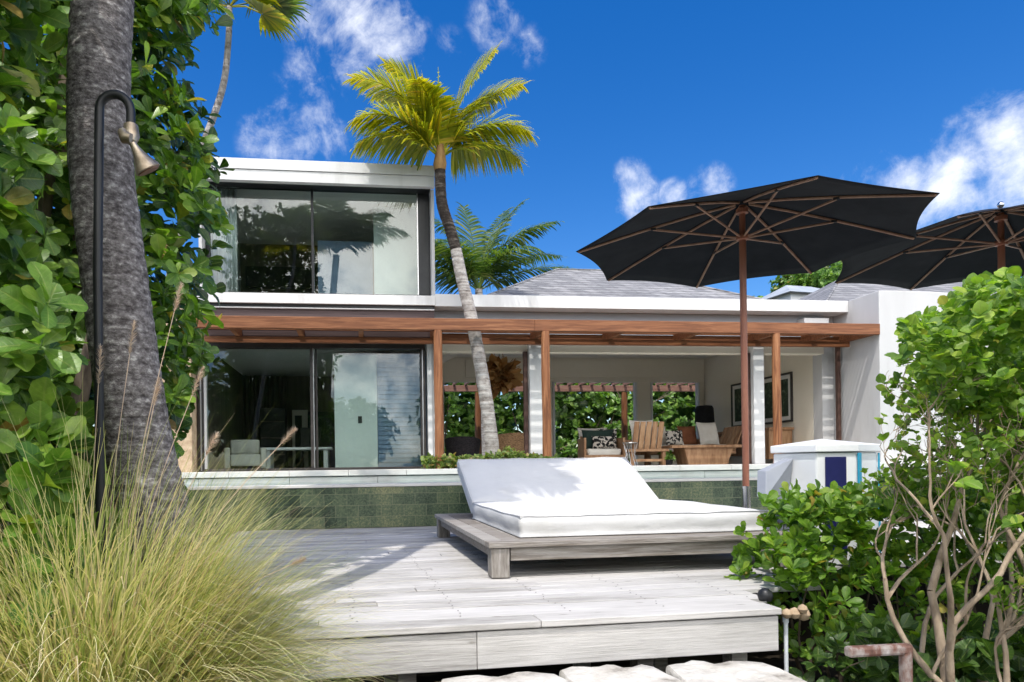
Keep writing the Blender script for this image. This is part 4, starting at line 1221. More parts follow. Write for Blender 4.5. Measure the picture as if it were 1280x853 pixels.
face_panel('edge_strip', M['turquoise'], hexa[1], hexa[2], .00, .13, .0, .895)
face_panel('edge_strip', M['turquoise'], hexa[1], hexa[2], .96, 1.0, .0, .895)
face_panel('handle', M['alu'], hexa[1], hexa[2], .70, .74, .50, .66, .008, .02)
mb = MB(); mb.prism([(-.37, -.17, .30), (-.68, .02, .55), (-.62, .06, .76), (-.36, .0, .86), (-.35, .1, .30)], (.02, .10, 0)); mb.build('side_wing', M['greypanel'], wx, bevel=.006)
mb = MB(); mb.prism([(.33, -.20, .20), (.66, .02, .45), (.60, .04, .60), (.36, -.02, .88), (.35, .0, .2)], (-.01, .09, 0)); mb.build('side_wing', M['greypanel'], wx, bevel=.006)

# ================================================================== HEDGE AND SHRUB AT RIGHT
hg = empty('clipped_hedge', (3.3, 4.2, -.75))
tag(hg, 'low bright green leafy hedge at the right end of the deck', 'hedge')
off = np.array([3.3, 4.2, -.75])
def shell_box(n, x0, x1, y0, y1, z0, z1, seed):
    r = np.random.default_rng(seed)
    C = np.stack([r.uniform(x0, x1, n), r.uniform(y0, y1, n), r.uniform(z0, z1, n)], 1)
    return C
C = shell_box(3600, 2.38, 5.2, 3.75, 4.75, -.45, .70, 21)
top = .62 + .07 * noise3(C, 1.4, 4) ; lf = 2.78 + .10 * noise3(C, 1.6, 6) - .12 * (np.abs(C[:, 2] - .1) < .25); fr = 3.86 + .09 * noise3(C, 1.3, 9)
keep = (C[:, 2] < top) & (C[:, 0] > lf) & (C[:, 1] > fr)
dep_ = np.minimum(np.minimum(top - C[:, 2], (C[:, 0] - lf)), C[:, 1] - fr)
keep &= (dep_ < .16) | (RNG.random(len(C)) < .18)
keep &= (C[:, 2] > .0) | (RNG.random(len(C)) < .55)
C = C[keep]
A = np.stack([-.35 * (C[:, 0] < 2.8), np.full(len(C), -.45), np.full(len(C), .9)], 1) + RNG.normal(0, .35, (len(C), 3))
P_, D_, U_, L_ = rosettes(C, A, 8, .082, (25, 75))
leaves('foliage', P_ - off, D_, U_, L_, OBO, M['leaf_hedge'], hg, fold=.3)
rts, tps = [], []
for i in range(46):
    x = random.uniform(2.95, 5.0); y = random.uniform(4.1, 4.6)
    rts.append((x - 3.3, y - 4.2, 0)); tps.append((x - 3.3 + random.uniform(-.2, .2), y - 4.2 + random.uniform(-.2, .2), random.uniform(.8, 1.25)))
branchy(hg, rts, tps, .013, M['twig'])

# dark leafy mass lower right
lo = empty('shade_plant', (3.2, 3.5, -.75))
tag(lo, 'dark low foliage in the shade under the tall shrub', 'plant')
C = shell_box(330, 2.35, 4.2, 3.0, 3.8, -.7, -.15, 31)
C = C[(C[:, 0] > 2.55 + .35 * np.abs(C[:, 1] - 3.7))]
A = np.stack([np.full(len(C), -.2), np.full(len(C), -.5), np.full(len(C), .8)], 1) + RNG.normal(0, .4, (len(C), 3))
P_, D_, U_, L_ = rosettes(C, A, 7, .10, (35, 80))
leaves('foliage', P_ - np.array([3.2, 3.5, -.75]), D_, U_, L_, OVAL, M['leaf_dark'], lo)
branchy(lo, [(0, 0, 0), (.3, .1, 0), (-.4, 0, 0)], [(.1, -.1, .5), (.5, .1, .6), (-.5, -.1, .5)], .01, M['twig'])

# tall shrub with bare pale stems
ts = empty('tall_shrub', (2.75, 2.85, -.75))
tag(ts, 'tall shrub with bare twisted pale stems and light green top at right', 'shrub')
o5 = Vector((2.75, 2.85, -.75))
mb = MB(); tw = MB(); tips = []
def grow(p, d, L, r, lvl):
    n = 6; pts = [p.copy()]
    for i in range(n):
        d = (d + Vector((random.gauss(0, .10), random.gauss(0, .10), random.gauss(.03, .07)))).normalized()
        w_ = p + o5
        if w_.x < (.93 if lvl < 2 else .86) * w_.y: d = (d + Vector((.13, -.03, .03))).normalized()
        if w_.z > 1.45: d = (d + Vector((0, 0, -.2))).normalized()
        p = p + d * (L / n); pts.append(p.copy())
    (mb if lvl < 2 else tw).tube(pts, [r * (1 - .42 * i / n) * random.uniform(.92, 1.08) for i in range(n + 1)], 9 if lvl < 2 else 5)
    tips.append((p.copy(), d.copy(), lvl))
    if lvl < 6:
        for k in range(2 if lvl < 2 else random.choice((2, 3))):
            q = pts[random.randint(2, n)] if k else pts[-1]
            nd = (d + Vector((random.gauss(0, .42), random.gauss(0, .42), random.gauss(.08, .28)))).normalized()
            grow(q.copy(), nd, L * random.uniform(.52, .78), max(r * .56, .0016), lvl + 1)
for a, d, L, r in (((0, 0, 0), (-.04, .05, 1), .85, .026), ((.05, .05, 0), (.05, .1, 1), .95, .032), ((.10, -.02, 0), (.20, .0, 1), .9, .028), ((.02, .12, 0), (-.08, .1, 1), .8, .020), ((.2, .1, 0), (.34, .15, 1), .9, .026), ((.12, .2, 0), (.2, .4, 1), .9, .022), ((.28, .3, 0), (.25, .2, 1), .9, .022)):
    grow(Vector(a), Vector(d).normalized(), L, r, 0)
mb.build('stems', M['ivy_stem'], ts, smooth=True)
tw.build('twigs', M['ivy_stem'], ts, smooth=True)
# crown
n0 = 11000
C = np.stack([RNG.uniform(2.2, 4.6, n0), RNG.uniform(2.5, 4.2, n0), RNG.uniform(.55, 1.85, n0)], 1)
ratio = C[:, 0] / C[:, 1]
lim = np.interp(.84 + (C[:, 2] - .84) * 3.0 / C[:, 1], [.3, .6, .9, 1.1, 1.3, 1.5, 1.62, 1.75], [.95, .93, .90, .88, .86, .86, .92, 1.02])
topz = .84 + np.interp(ratio, [.80, .88, .94, 1.0, 1.1, 1.3], [.62, .66, .73, .86, .88, .88]) * C[:, 1] / 3.0
nzv = noise3(C, 1.3, 12)
keep = (ratio > lim + .035 * nzv) & (C[:, 2] < topz + .06 * nzv) & (nzv > -.12 + .5 * (RNG.random(n0) < .25))
low = C[:, 2] < .84 + .25 * C[:, 1] / 3
keep &= ~low | (RNG.random(n0) < np.where(ratio > .98, .30, .12))
keep &= (C[:, 2] > .84 + .42 * C[:, 1] / 3) | (ratio > .97) | (RNG.random(n0) < .42)
C = C[keep]
A = np.stack([np.full(len(C), -.35), np.full(len(C), -.4), np.full(len(C), .8)], 1) + RNG.normal(0, .4, (len(C), 3))
P_, D_, U_, L_ = rosettes(C, A, 6, .052, (35, 85))
tp = np.array([list(p + o5) for p, d, l in tips if l >= 4]); td = np.array([list(d) for p, d, l in tips if l >= 4])
tp_k = RNG.random(len(tp)) < .55
P2, D2, U2, L2 = rosettes(tp[tp_k], td[tp_k], 4, .040, (30, 80))
leaves('foliage', np.concatenate([P_, P2]) - np.array(o5), np.concatenate([D_, D2]), np.concatenate([U_, U2]), np.concatenate([L_, L2]), ROUND, M['leaf_shrub'], ts, fold=.2)

# ================================================================== SMALL THINGS AT THE DECK EDGE
rs = empty('rusty_pipe', (2.27, 2.62, -.75))
tag(rs, 'rusty steel standpipe with a bent arm under the tall shrub', 'pipe')
MB().box(-.021, .021, -.021, .021, 0, .81).box(-.27, .022, -.022, .022, .768, .812).build('bent_tube', M['rust'], rs, bevel=.012)
wp = empty('white_pipe', (2.47, 3.74, -.75))
tag(wp, 'thin white plastic pipe rising at the right corner of the deck', 'pipe')
MB().tube([(0, 0, 0), (0, 0, .45), (.0, 0, .66)], .012, 10).tube([(0, 0, .64), (0, 0, .69)], .017, 10).build('tube', M['pipewhite'], wp, smooth=True)
hk = empty('coconut_husk', (2.50, 3.70, -.08))
tag(hk, 'weathered brown husk cluster beside the white pipe', 'husk')
mb = MB()
for (x, y, z, r) in ((0, 0, .03, .035), (.06, .01, .02, .04), (.03, -.03, .06, .028), (-.05, .0, .03, .03)):
    mb.lathe([(.002, -r), (r * .7, -r * .7), (r, 0), (r * .75, r * .65), (.004, r)], (x, y, z), 10)
o = mb.build('husks', M['pilaster'], hk, smooth=True)
lp = empty('dark_ball', (2.40, 3.83, 0))  # small dark rock-like ball
tag(lp, 'dark rounded ball resting on the deck corner by the hedge', 'ball')
MB().lathe([(.035, .002), (.040, .015), (.045, .035), (.036, .06), (.018, .075), (.004, .078)], n=20).build('cover', M['black'], lp, smooth=True)

# stone slabs at the foot of the deck
def slab(x0, x1, y0, y1, zt, label, seed):
    r = random.Random(seed)
    t = empty('stone_slab', ((x0 + x1) / 2, (y0 + y1) / 2, -.75))
    tag(t, label, 'stone', 'pale stone slabs at the foot of the deck')
    n = 40; nr = 7
    cx, cy = (x0 + x1) / 2, (y0 + y1) / 2
    a_, b_ = (x1 - x0) / 2, (y1 - y0) / 2
    mb = MB(); rows = []
    ph = [r.uniform(0, 6.28) for _ in range(6)]
    def P(k, s, z):
        a = 2 * math.pi * k / n
        c, d = math.cos(a), math.sin(a)
        q = (abs(c) ** 9 + abs(d) ** 9) ** (-1 / 9)
        j = 1 + .03 * math.sin(3 * a + ph[0]) + .025 * math.sin(7 * a + ph[1]) + .015 * math.sin(13 * a + ph[2])
        return (a_ * c * q * s * j, b_ * d * q * s * j, z)
    H = zt + .75
    for s, z in ((1.0, 0), (1.005, H * .5), (1.0, H - .022), (.99, H - .008), (.972, H)):
        rows.append(len(mb.v)); mb.v += [P(k, s, z + (.006 * math.sin(k * 1.7 + ph[3]) if z > .3 else 0)) for k in range(n)]
    for i in range(nr):
        s = .972 * (1 - (i + 1) / (nr + .5))
        rows.append(len(mb.v)); mb.v += [P(k, s, H + .006 * math.sin(k * .8 + i * 1.3 + ph[4]) + .003 * math.sin(k * 2.9 + i * 2 + ph[5])) for k in range(n)]
    for a, b in zip(rows[:-1], rows[1:]):
        for k in range(n):
            k2 = (k + 1) % n
            mb.f.append((a + k, a + k2, b + k2, b + k))
    mb.f.append(tuple(rows[-1] + k for k in range(n)))
    return mb.build('block', M['stone'], t, smooth=True)
slab(-.30, .352, 2.2, 3.40, -.232, 'pale rough stone slab partly hidden at the grass clump', 1)
slab(.36, .99, 2.2, 3.42, -.222, 'pale rough stone slab at the middle of the deck front', 2)
slab(1.0, 1.52, 2.2, 3.44, -.215, 'pale rough stone slab between the two middle slabs and the shrub', 3)
slab(1.535, 2.10, 2.2, 3.40, -.21, 'pale rough stone slab nearest the rusty pipe', 4)

# ================================================================== PLANTER SHRUBS ON THE TERRACE
ps = empty('planter_shrub', (2.3, 12.25, .78))
tag(ps, 'low variegated leafy ground shrub at the foot of the leaning palm', 'shrub')
C = np.stack([RNG.uniform(1.15, 3.6, 520), RNG.uniform(12.0, 12.55, 520), np.zeros(520)], 1)
hmax = .17 + .07 * noise3(C, .9, 2) + .14 * np.exp(-((C[:, 0] - 2.75) / .22) ** 2)
C[:, 2] = .80 + hmax * RNG.uniform(.1, 1.0, 520)
A = np.stack([np.zeros(520), np.full(520, -.5), np.full(520, .8)], 1) + RNG.normal(0, .45, (520, 3))
P_, D_, U_, L_ = rosettes(C, A, 7, .075, (30, 80))
leaves('foliage', P_ - np.array([2.3, 12.25, .78]), D_, U_, L_, OVAL, M['leaf_plant'], ps)
branchy(ps, [(random.uniform(-1.1, 1.2), random.uniform(-.2, .25), 0) for _ in range(20)], [(random.uniform(-1.1, 1.2), random.uniform(-.2, .25), .15) for _ in range(20)], .008, M['twig'])

# ================================================================== PAVILION FURNITURE (floor at .78)
FZ = .78
def ebox(par, name, m, *bx, bevel=.006, Mx=None):
    mb = MB()
    for b in bx: mb.box(*b, Mx)
    return mb.build(name, m, par, bevel=bevel)
def pillow(name, par, m, w, h, t, Mx, seed=0):
    """plump square cushion"""
    n = 10; V = []; F = []
    mb = MB()
    for s in (1, -1):
        b = len(mb.v)
        for j in range(n + 1):
            for i in range(n + 1):
                u = i / n * 2 - 1; v = j / n * 2 - 1
                e = (max(0, 1 - u ** 4) * max(0, 1 - v ** 4)) ** .5
                pinch = 1 - .07 * (1 - abs(u) ** 2) * (abs(v) ** 3); pinch2 = 1 - .07 * (1 - abs(v) ** 2) * (abs(u) ** 3)
                mb.v.append(tuple(Mx @ Vector((u * w / 2 * pinch2, s * (t / 2) * e + .0005 * s, v * h / 2 * pinch))))
        for j in range(n):
            for i in range(n):
                a = b + j * (n + 1) + i
                q = (a, a + 1, a + n + 2, a + n + 1)
                mb.f.append(q if s < 0 else tuple(reversed(q)))
    return mb.build(name, m, par, smooth=True)
# slatted armchair seen from behind
ch = empty('slatted_armchair', (6.20, 14.25, FZ), R(4))
tag(ch, 'teak armchair with slatted back turned to the pool and white cushion', 'armchair')
Bk = Matrix.Translation((0, -.02, .40)) @ Matrix.Rotation(R(14), 4, 'X')
mb = MB()
for i in range(5): mb.box(-.34 + i * .143, -.34 + i * .143 + .115, -.014, .014, -.05, .56, Bk)
mb.build('slatted_back', M['teak'], ch, bevel=.004)
ebox(ch, 'seat_frame', M['teak'], (-.44, .50, -.08, .82, .30, .36), bevel=.006)
for xx, yy in ((-.38, -.05), (.36, -.05), (-.38, .72), (.36, .72)):
    ebox(ch, 'leg', M['teak'], (xx, xx + .075, yy, yy + .075, 0, .298))
ebox(ch, 'cross_bar', M['teak'], (-.305, .358, -.03, .02, .08, .14))
cushion('seat_cushion', .78, .74, .12, M['fabric'], ch, Matrix.Translation((-.36, .03, .362)), 8, 8)
pillow('back_cushion', ch, M['fabric'], .58, .5, .16, Matrix.Translation((-.02, .12, .76)) @ Matrix.Rotation(R(-16), 4, 'X'))
# long sofa behind
sf = empty('teak_sofa', (7.2, 15.5, FZ))
tag(sf, 'long low teak sofa with pale cushions and patterned pillows under the back windows', 'sofa')
ebox(sf, 'base_frame', M['teak'], (-1.95, 1.55, -.45, .45, .24, .31))
for xx in (-1.85, -.3, 1.30):
    for yy in (-.40, .32): ebox(sf, 'leg', M['teak'], (xx, xx + .1, yy, yy + .08, 0, .238))
cushion('seat_cushion', 3.3, .82, .15, M['fabric'], sf, Matrix.Translation((-1.9, -.42, .312)), 20, 8)
mb = MB()
BkR = Matrix.Translation((1.52, 0, .30)) @ Matrix.Rotation(R(22), 4, 'Y')
for i in range(5): mb.box(-.015, .015, -.44 + i * .175, -.44 + i * .175 + .15, 0, .64, BkR)
mb.build('slatted_end', M['teak'], sf, bevel=.004)
ebox(sf, 'back_rail', M['teak'], (-1.95, 1.5, .46, .50, .31, .62))
# pillows lie on the sofa: things of their own
def loose(name, label, m, w, h, t, loc, rz=0, rx=-14, cat='cushion', grp='scatter cushions in the pavilion'):
    e = empty(name, loc); tag(e, label, cat, grp)
    pillow('cover', e, m, w, h, t, Matrix.Translation((0, 0, h * .47)) @ Matrix.Rotation(R(rz), 4, 'Z') @ Matrix.Rotation(R(rx), 4, 'X'))
    return e
sz = FZ + .47
loose('scatter_cushion', 'large cream cushion leaning on the slatted sofa end', M['fabric'], .62, .56, .18, (8.22, 15.35, sz), 18)
loose('scatter_cushion', 'rust brown cushion between cream and patterned cushions on sofa', M['rustcushion'], .5, .48, .16, (7.78, 15.50, sz), 8)
loose('scatter_cushion', 'black and white patterned cushion right of the slatted armchair', M['cowhide'], .46, .36, .14, (7.34, 15.28, sz), 4)
loose('scatter_cushion', 'patterned cushion half hidden behind the slatted armchair back', M['cowhide'], .46, .42, .14, (5.78, 15.45, sz), -6)
loose('scatter_cushion', 'oatmeal cushion at the back of the sofa middle', M['fabric'], .62, .48, .16, (7.05, 15.72, sz), 0)
loose('scatter_cushion', 'oatmeal cushion on the left half of the sofa', M['fabric'], .74, .46, .16, (5.52, 15.72, sz), 0)
# box armchair to the left
ac = empty('wooden_armchair', (5.35, 14.7, FZ), R(-8))
tag(ac, 'box shaped wooden armchair with dark green and hide cushions', 'armchair')
ebox(ac, 'side_panel', M['teak'], (-.45, -.40, -.35, .45, .02, .62)); ebox(ac, 'side_panel', M['teak'], (.40, .45, -.35, .45, .02, .62))
ebox(ac, 'back_panel', M['teak'], (-.398, .398, .40, .45, .10, .68)); ebox(ac, 'seat_frame', M['teak'], (-.398, .398, -.35, .398, .18, .24))
cushion('seat_cushion', .76, .70, .14, M['fabric'], ac, Matrix.Translation((-.38, -.33, .242)), 8, 8)
pillow('green_cushion', ac, M['darkgreen'], .72, .46, .14, Matrix.Translation((-.02, .28, .60)) @ Matrix.Rotation(R(-12), 4, 'X'))
pillow('hide_cushion', ac, M['cowhide'], .56, .30, .12, Matrix.Translation((.10, .12, .53)) @ Matrix.Rotation(R(-14), 4, 'X'))
# coffee bench table in front
tb = empty('coffee_table', (7.35, 14.45, FZ))
tag(tb, 'low plank coffee table with solid slanted end at the pavilion edge', 'coffee table')
ebox(tb, 'top', M['teak'], (-.62, 1.05, -.32, .42, .37, .43))
mb = MB(); mb.prism([(-.20, -.25, .0), (.70, -.25, .0), (.85, -.25, .368), (-.30, -.25, .368)], (0, .55, 0)); mb.build('solid_base', M['teak'], tb, bevel=.006)
gp = empty('potted_plant', (6.72, 14.35, FZ))
tag(gp, 'small round green plant on the floor beside the coffee table', 'plant')
MB().lathe([(.09, .002), (.11, .02), (.13, .10), (.12, .11)], n=18).build('pot', M['darkwicker'], gp, smooth=True)
C = RNG.normal(0, .06, (40, 3)) + np.array([0, 0, .20])
P_, D_, U_, L_ = rosettes(C, C - np.array([0, 0, .1]) + RNG.normal(0, .03, C.shape), 6, .07)
leaves('foliage', P_, D_, U_, L_, OVAL, M['leaf_rear'], gp)
# glass vases / side table in front of armchair
vs = empty('wire_side_table', (5.80, 14.15, FZ))
tag(vs, 'small round wire side table in front of the box armchair', 'side table')
MB().lathe([(.002, .48), (.17, .48), (.175, .49), (.17, .50), (.002, .502)], n=24).build('table_top', M['alu'], vs, smooth=True)
mb = MB()
for i in range(10):
    a = 6.283 * i / 10
    mb.tube([(.15 * math.cos(a), .15 * math.sin(a), .478), (.09 * math.cos(a + .3), .09 * math.sin(a + .3), .25), (.16 * math.cos(a + .6), .16 * math.sin(a + .6), .0)], .006, 5)
mb.build('wire_base', M['alu'], vs, smooth=True)
# table lamp with big black shade on a pedestal
lm = empty('table_lamp', (9.28, 17.5, FZ))
tag(lm, 'tall lamp with a black drum shade in the back corner', 'lamp')
MB().lathe([(.14, 0), (.14, .02), (.03, .04), (.025, 1.08), (.02, 1.10)], n=16).build('stand', M['bronze'], lm, smooth=True)
o = MB().lathe([(.25, 1.11), (.255, 1.12), (.235, 1.50), (.20, 1.57), (.19, 1.575)], n=28).build('shade', M['darkfabric'], lm, smooth=True)
# console along the right inner wall
cn = empty('console_desk', (9.48, 15.95, FZ))
tag(cn, 'long brown wooden console along the right wall below the framed pictures', 'console')
ebox(cn, 'top', M['teak'], (-.30, .30, -1.55, 1.50, .76, .82))
ebox(cn, 'drawer_block', M['teak'], (-.28, .29, -1.50, -.95, .10, .755)); ebox(cn, 'end_panel', M['teak'], (-.28, .29, 1.40, 1.48, .0, .755))
ebox(cn, 'back_board', M['teak'], (.25, .29, -.948, 1.398, .2, .755))
# framed pictures
def picture(y0, y1, z0, z1, label):
    e = empty('framed_picture', (9.83, (y0 + y1) / 2, (z0 + z1) / 2)); tag(e, label, 'picture', 'framed photographs on the pavilion wall')
    w = (y1 - y0) / 2; h = (z1 - z0) / 2
    ebox(e, 'frame', M['bronze'], (-.045, -.004, -w, w, h - .045, h), (-.045, -.004, -w, w, -h, -h + .045), (-.045, -.004, -w, -w + .045, -h + .0455, h - .0455), (-.045, -.004, w - .045, w, -h + .0455, h - .0455), bevel=.003)
    ebox(e, 'mount', M['mat_board'], (-.020, -.006, -w + .0455, w - .0455, -h + .0455, h - .0455), bevel=0)
    ebox(e, 'print', M['art'], (-.026, -.0215, -w + .15, w - .15, -h + .14, h - .14), bevel=0)
picture(14.49, 15.85, 1.73, 2.87, 'nearer framed dark green photograph with a wide white mount')
picture(15.98, 17.05, 1.74, 2.87, 'farther framed dark green photograph mostly hidden by the parasol pole')
for i, (y, r, h, lab) in enumerate(((15.3, .07, .16, 'dark small bowl on the console under the nearer picture'), (16.6, .09, .10, 'low dark dish at the far end of the console'))):
    e = empty('bowl', (9.46, y, FZ + .82)); tag(e, lab, 'bowl')
    MB().lathe([(r * .5, .001), (r * .9, h * .4), (r, h), (r * .9, h), (r * .7, h * .4), (.004, h * .25)], n=18).build('bowl_body', M['bronze'], e, smooth=True)
# wicker chairs behind the palm
def wicker(loc, rz, m, label, s=1.0):
    e = empty('wicker_chair', loc, rz); tag(e, label, 'chair', 'wicker chairs behind the palm')
    mb = MB(); n = 20
    def ringp(a0, a1, r, z0, z1, th):
        rows = []
        for i in range(n + 1):
            a = R(a0 + (a1 - a0) * i / n)
            top = z1 - .12 * (abs(i / n - .5) * 2) ** 2
            c, d = math.cos(a), math.sin(a)
            rows.append(len(mb.v))
            mb.v += [(r * .86 * c, r * .86 * d, z0), (r * 1.04 * c, r * 1.04 * d, top), ((r - th) * 1.04 * c, (r - th) * 1.04 * d, top), ((r - th) * .86 * c, (r - th) * .86 * d, z0)]
        for a, b in zip(rows[:-1], rows[1:]):
            for k in range(4): mb.f.append((a + k, a + (k + 1) % 4, b + (k + 1) % 4, b + k))
        mb.f += [tuple(rows[0] + k for k in reversed(range(4))), tuple(rows[-1] + k for k in range(4))]
    ringp(-200, 20, .42 * s, .14, .74 * s, .035)
    mb.build('woven_shell', m, e, smooth=True)
    MB().lathe([(.36 * s, .14), (.37 * s, .16), (.37 * s, .30), (.02, .31)], n=24).build('seat', m, e, smooth=True)
    for xx, yy in ((.22, .22), (-.22, .22), (.22, -.22), (-.22, -.22)):
        MB().tube([(xx * s, yy * s, 0), (xx * s, yy * s, .145)], .02, 8).build('leg', M['darkwood'], e, smooth=True)
wicker((3.27, 14.75, FZ), R(12), M['wicker'], 'tan woven tub chair to the right of the leaning palm')
wicker((2.25, 14.9, FZ), R(-14), M['darkwicker'], 'black woven tub chair to the left of the leaning palm', .92)
# hanging dried-leaf lamp
hl = empty('hanging_lamp', (3.12, 15.0, 2.85))
tag(hl, 'hanging ball lamp of dried brown leaves below the pavilion ceiling', 'lamp')
MB().tube([(0, 0, 0), (0, 0, .93)], .006, 6).build('cord', M['black'], hl)
mb = MB()
r_ = np.random.default_rng(5)
D_ = unit(r_.normal(0, 1, (300, 3)) * np.array([1, 1, .95])); D_[:, 2] -= .12
P_ = D_ * r_.uniform(.06, .30, (300, 1))
P_[:150] = D_[:150] * .10
leaves('dry_leaves', P_, D_ + r_.normal(0, .35, D_.shape), r_.normal(0, 1, D_.shape), r_.uniform(.16, .34, 300), OVAL, M['dryleaf'], hl, droop=.3)
mb = MB()
for i in range(14):
    d = Vector(r_.normal(0, 1, 3)); d.z = abs(d.z); d.normalize()
    mb.tube([(0, 0, 0), tuple(d * .5)], .007, 5)
mb.build('stalks', M['dryleaf'], hl)

# ================================================================== LOWER GLAZED ROOM FURNITURE
wa = empty('white_armchair', (-2.35, 14.5, .80), R(10))
wa.scale = (.82, .82, .82)
tag(wa, 'white upholstered armchair behind the left pane of the sliding door', 'armchair')
ebox(wa, 'seat', M['fabric'], (-.36, .36, -.36, .36, .10, .40), bevel=.04); ebox(wa, 'back', M['fabric'], (-.36, .36, .24, .42, .405, .78), bevel=.05)
ebox(wa, 'arm', M['fabric'], (-.50, -.365, -.38, .42, .05, .56), bevel=.03); ebox(wa, 'arm', M['fabric'], (.365, .50, -.38, .42, .05, .56), bevel=.03)
ebox(wa, 'leg', M['darkwood'], (-.45, -.39, -.34, -.28, 0, .048)); ebox(wa, 'leg', M['darkwood'], (.39, .45, -.34, -.28, 0, .048)); ebox(wa, 'leg', M['darkwood'], (-.45, -.39, .30, .36, 0, .048)); ebox(wa, 'leg', M['darkwood'], (.39, .45, .30, .36, 0, .048))
dt = empty('white_table', (-1.35, 15.2, .80))
tag(dt, 'white topped table in the dark room behind the sliding door', 'table')
ebox(dt, 'top', M['plasticwhite'], (-.75, .75, -.4, .4, .42, .47), bevel=.008)
for xx in (-.65, .57):
    ebox(dt, 'leg', M['plasticwhite'], (xx, xx + .1, -.3, .3, 0, .418))
sd = empty('dark_cabinet', (-2.1, 17.2, .80))
tag(sd, 'dark shelf unit against the curtain of the glazed lower room', 'shelf unit')
ebox(sd, 'carcass', M['darkroom'], (-.3, .3, -.2, .2, 0, 1.5)); ebox(sd, 'shelf', M['brownroom'], (-.28, .28, -.24, -.205, .35, .38), (-.28, .28, -.24, -.205, .75, .78), (-.28, .28, -.24, -.205, 1.15, 1.18))
wl = empty('wall_picture', (-.95, 18.26, 1.85))
tag(wl, 'dim framed picture on the back wall of the glazed lower room', 'picture')
ebox(wl, 'frame', M['bronze'], (-.75, .75, -.03, .03, -.45, .45)); ebox(wl, 'print', M['art'], (-.65, .65, -.036, -.031, -.36, .36), bevel=0)
ck = empty('dining_chair', (-1.15, 16.2, .80))
tag(ck, 'dark dining chair beyond the white table in the lower room', 'chair')
ebox(ck, 'seat', M['darkroom'], (-.24, .24, -.24, .24, .42, .48)); ebox(ck, 'back', M['darkroom'], (-.24, .24, .19, .24, .485, .98), bevel=.02)
for xx, yy in ((-.22, -.22), (.17, -.22), (-.22, .18), (.17, .18)): ebox(ck, 'leg', M['darkroom'], (xx, xx + .05, yy, yy + .05, 0, .418))

# ================================================================== GARDEN BEHIND AND THE HILL
rh = empty('rear_hedge', (5.5, 22.6, -.75))
tag(rh, 'dense green garden hedge seen through the back openings of the pavilion', 'hedge')
n0 = 5200
C = np.stack([RNG.uniform(.8, 15.5, n0), RNG.uniform(21.0, 24, n0), RNG.uniform(.3, 4.3, n0)], 1)
fr = 21.9 + .55 * noise3(C, .35, 17) + .35 * (C[:, 2] - 1.2).clip(0, 4) * .6
keep = (C[:, 1] > fr) & (C[:, 1] < fr + .8)
C = C[keep]
A = np.stack([np.zeros(len(C)), np.full(len(C), -.7), np.full(len(C), .7)], 1) + RNG.normal(0, .4, (len(C), 3))
P_, D_, U_, L_ = rosettes(C, A, 7, .19)
leaves('foliage', P_ - np.array([5.5, 22.6, -.75]), D_, U_, L_, OVAL, M['leaf_rear'], rh)
C = np.stack([RNG.uniform(.5, 16, 900), RNG.uniform(23.2, 23.9, 900), RNG.uniform(.2, 4.2, 900)], 1)
P_, D_, U_, L_ = rosettes(C, np.tile([[0, -1., .3]], (900, 1)) + RNG.normal(0, .3, (900, 3)), 5, .42)
leaves('inner_foliage', P_ - np.array([5.5, 22.6, -.75]), D_, U_, L_, OVAL, M['leaf_dark'], rh)
branchy(rh, [(random.uniform(-4, 8), .3, 0) for _ in range(24)], [(random.uniform(-4, 8), random.uniform(-.6, .6), random.uniform(2, 4.5)) for _ in range(24)], .05, M['twig'])

hill_v, hill_f = [], []
nx, ny = 60, 24
for j in range(ny + 1):
    for i in range(nx + 1):
        x = 14 + 110 * i / nx; y = 48 + 70 * j / ny
        h = 27 * math.exp(-((x - 66) / 22) ** 2 - ((y - 84) / 24) ** 2) + .8 * math.sin(x * .5) * math.sin(y * .4) - 1.2
        hill_v.append((x, y, max(h, -1.2)))
for j in range(ny):
    for i in range(nx):
        a = j * (nx + 1) + i
        hill_f.append((a, a + 1, a + nx + 2, a + nx + 1))
hl_ = array_mesh('hill', np.array(hill_v), np.array(hill_f), M['leaf_far']); tag(hl_, kind='structure')
def hill_z(x, y): return max(27 * math.exp(-((x - 66) / 22) ** 2 - ((y - 84) / 24) ** 2) + .8 * math.sin(x * .5) * math.sin(y * .4) - 1.2, -1.2)
n0 = 9000
X_ = RNG.uniform(40, 74, n0); Y_ = RNG.uniform(60, 86, n0)
Z_ = np.array([hill_z(a, b) for a, b in zip(X_, Y_)])
C = np.stack([X_, Y_, Z_ + np.abs(RNG.normal(0, 1.1, n0)) + .1], 1)
C = C[Z_ > 6]
P_, D_, U_, L_ = rosettes(C, np.tile([[0, -.5, .8]], (len(C), 1)) + RNG.normal(0, .5, (len(C), 3)), 6, .5)
o = leaves('hillside_wood', P_, D_, U_, L_, OVAL, M['leaf_far']); tag(o, kind='stuff')
fh = empty('hillside_house', (35.9, 52, 11.75), R(8))
tag(fh, 'small white house with a pale grey hip roof far off on the green hill', 'house')
MB().box(-2.6, 2.6, -2, 2, -3, 2.2).build('wall', M['farhouse'], fh)
mb = MB(); mb.v = [(-3.1, -2.5, 2.2), (3.1, -2.5, 2.2), (3.1, 2.5, 2.2), (-3.1, 2.5, 2.2), (-1.2, 0, 3.4), (1.2, 0, 3.4)]
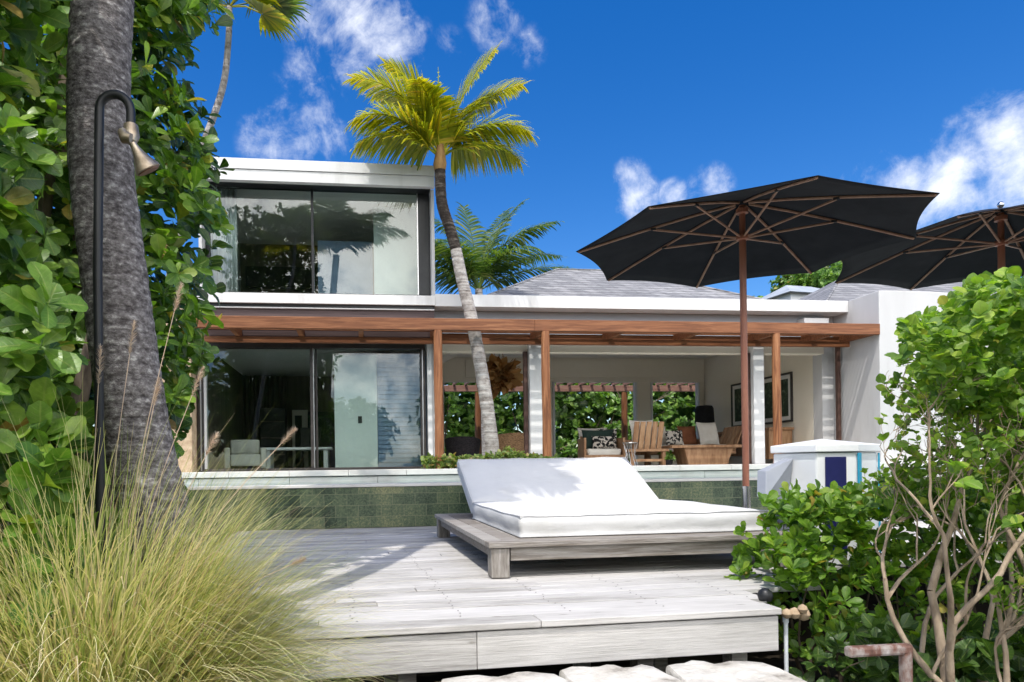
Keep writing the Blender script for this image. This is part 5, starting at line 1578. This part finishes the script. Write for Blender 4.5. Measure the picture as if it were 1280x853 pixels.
mb.f = [(0, 1, 5, 4), (1, 2, 5), (2, 3, 4, 5), (3, 0, 4), (3, 2, 1, 0)]; mb.build('roof', M['farroof'], fh)
for xx in (-1.9, -.3, 1.2): MB().box(xx, xx + .9, -2.03, -2.0, .6, 1.7).build('window', M['blueroom'], fh)

print('objects', len(bpy.data.objects))

# ================================================================== TREES BEHIND THE PHOTOGRAPHER (seen as reflections in the windows)
def round_tree(loc, h, r, seed, label, group='garden trees in front of the villa', name='garden_tree', mt='leaf_sea'):
    e = empty(name, loc); tag(e, label, 'tree', group)
    g = np.random.default_rng(seed)
    n = 520
    d = unit(g.normal(0, 1, (n, 3))); C = d * (r * g.uniform(.45, 1.0, (n, 1))) * np.array([1, 1, .8])
    C = C * (1 + .18 * noise3(C, .25, seed))[:, None] + np.array([0, 0, h])
    P_, D_, U_, L_ = rosettes(C, d + np.array([0, 0, .5]), 7, .34)
    leaves('crown', P_, D_, U_, L_, OVAL, M[mt], e)
    MB().tube(smooth_path([(0, 0, 0), (.2, .1, h * .4), (0, 0, h * .9)], 10), [.2 - .012 * i for i in range(10)], 10).build('trunk', M['twig'], e, smooth=True)
    branchy(e, [(.1, 0, h * .5)] * 6, [(r * .6 * math.cos(a), r * .6 * math.sin(a), h + .3) for a in range(6)], .07, M['twig'])
round_tree((-6.5, -8.5, -.75), 4.6, 3.0, 1, 'round broad-leaved garden tree reflected at the left of the glass')
round_tree((-.5, -10.5, -.75), 3.4, 2.6, 2, 'low round garden tree reflected in the middle of the glass')
round_tree((6.0, -9.5, -.75), 4.0, 3.0, 3, 'wide broad-leaved garden tree reflected at the right')
G_ = 'trees round the far house on the hill'
round_tree((44.2, 59, 9), 8.4, 3.2, 5, 'tall round green tree on the hill right of the small far house', G_, 'hillside_tree', 'leaf_rear')
round_tree((42.6, 62, 9), 8.9, 2.4, 6, 'dark green tree on the hill just behind the far house roof', G_, 'hillside_tree', 'leaf_sea')
round_tree((34.3, 55, 7), 6.6, 1.7, 7, 'low bushy tree on the hill left of the small far house', G_, 'hillside_tree', 'leaf_rear')
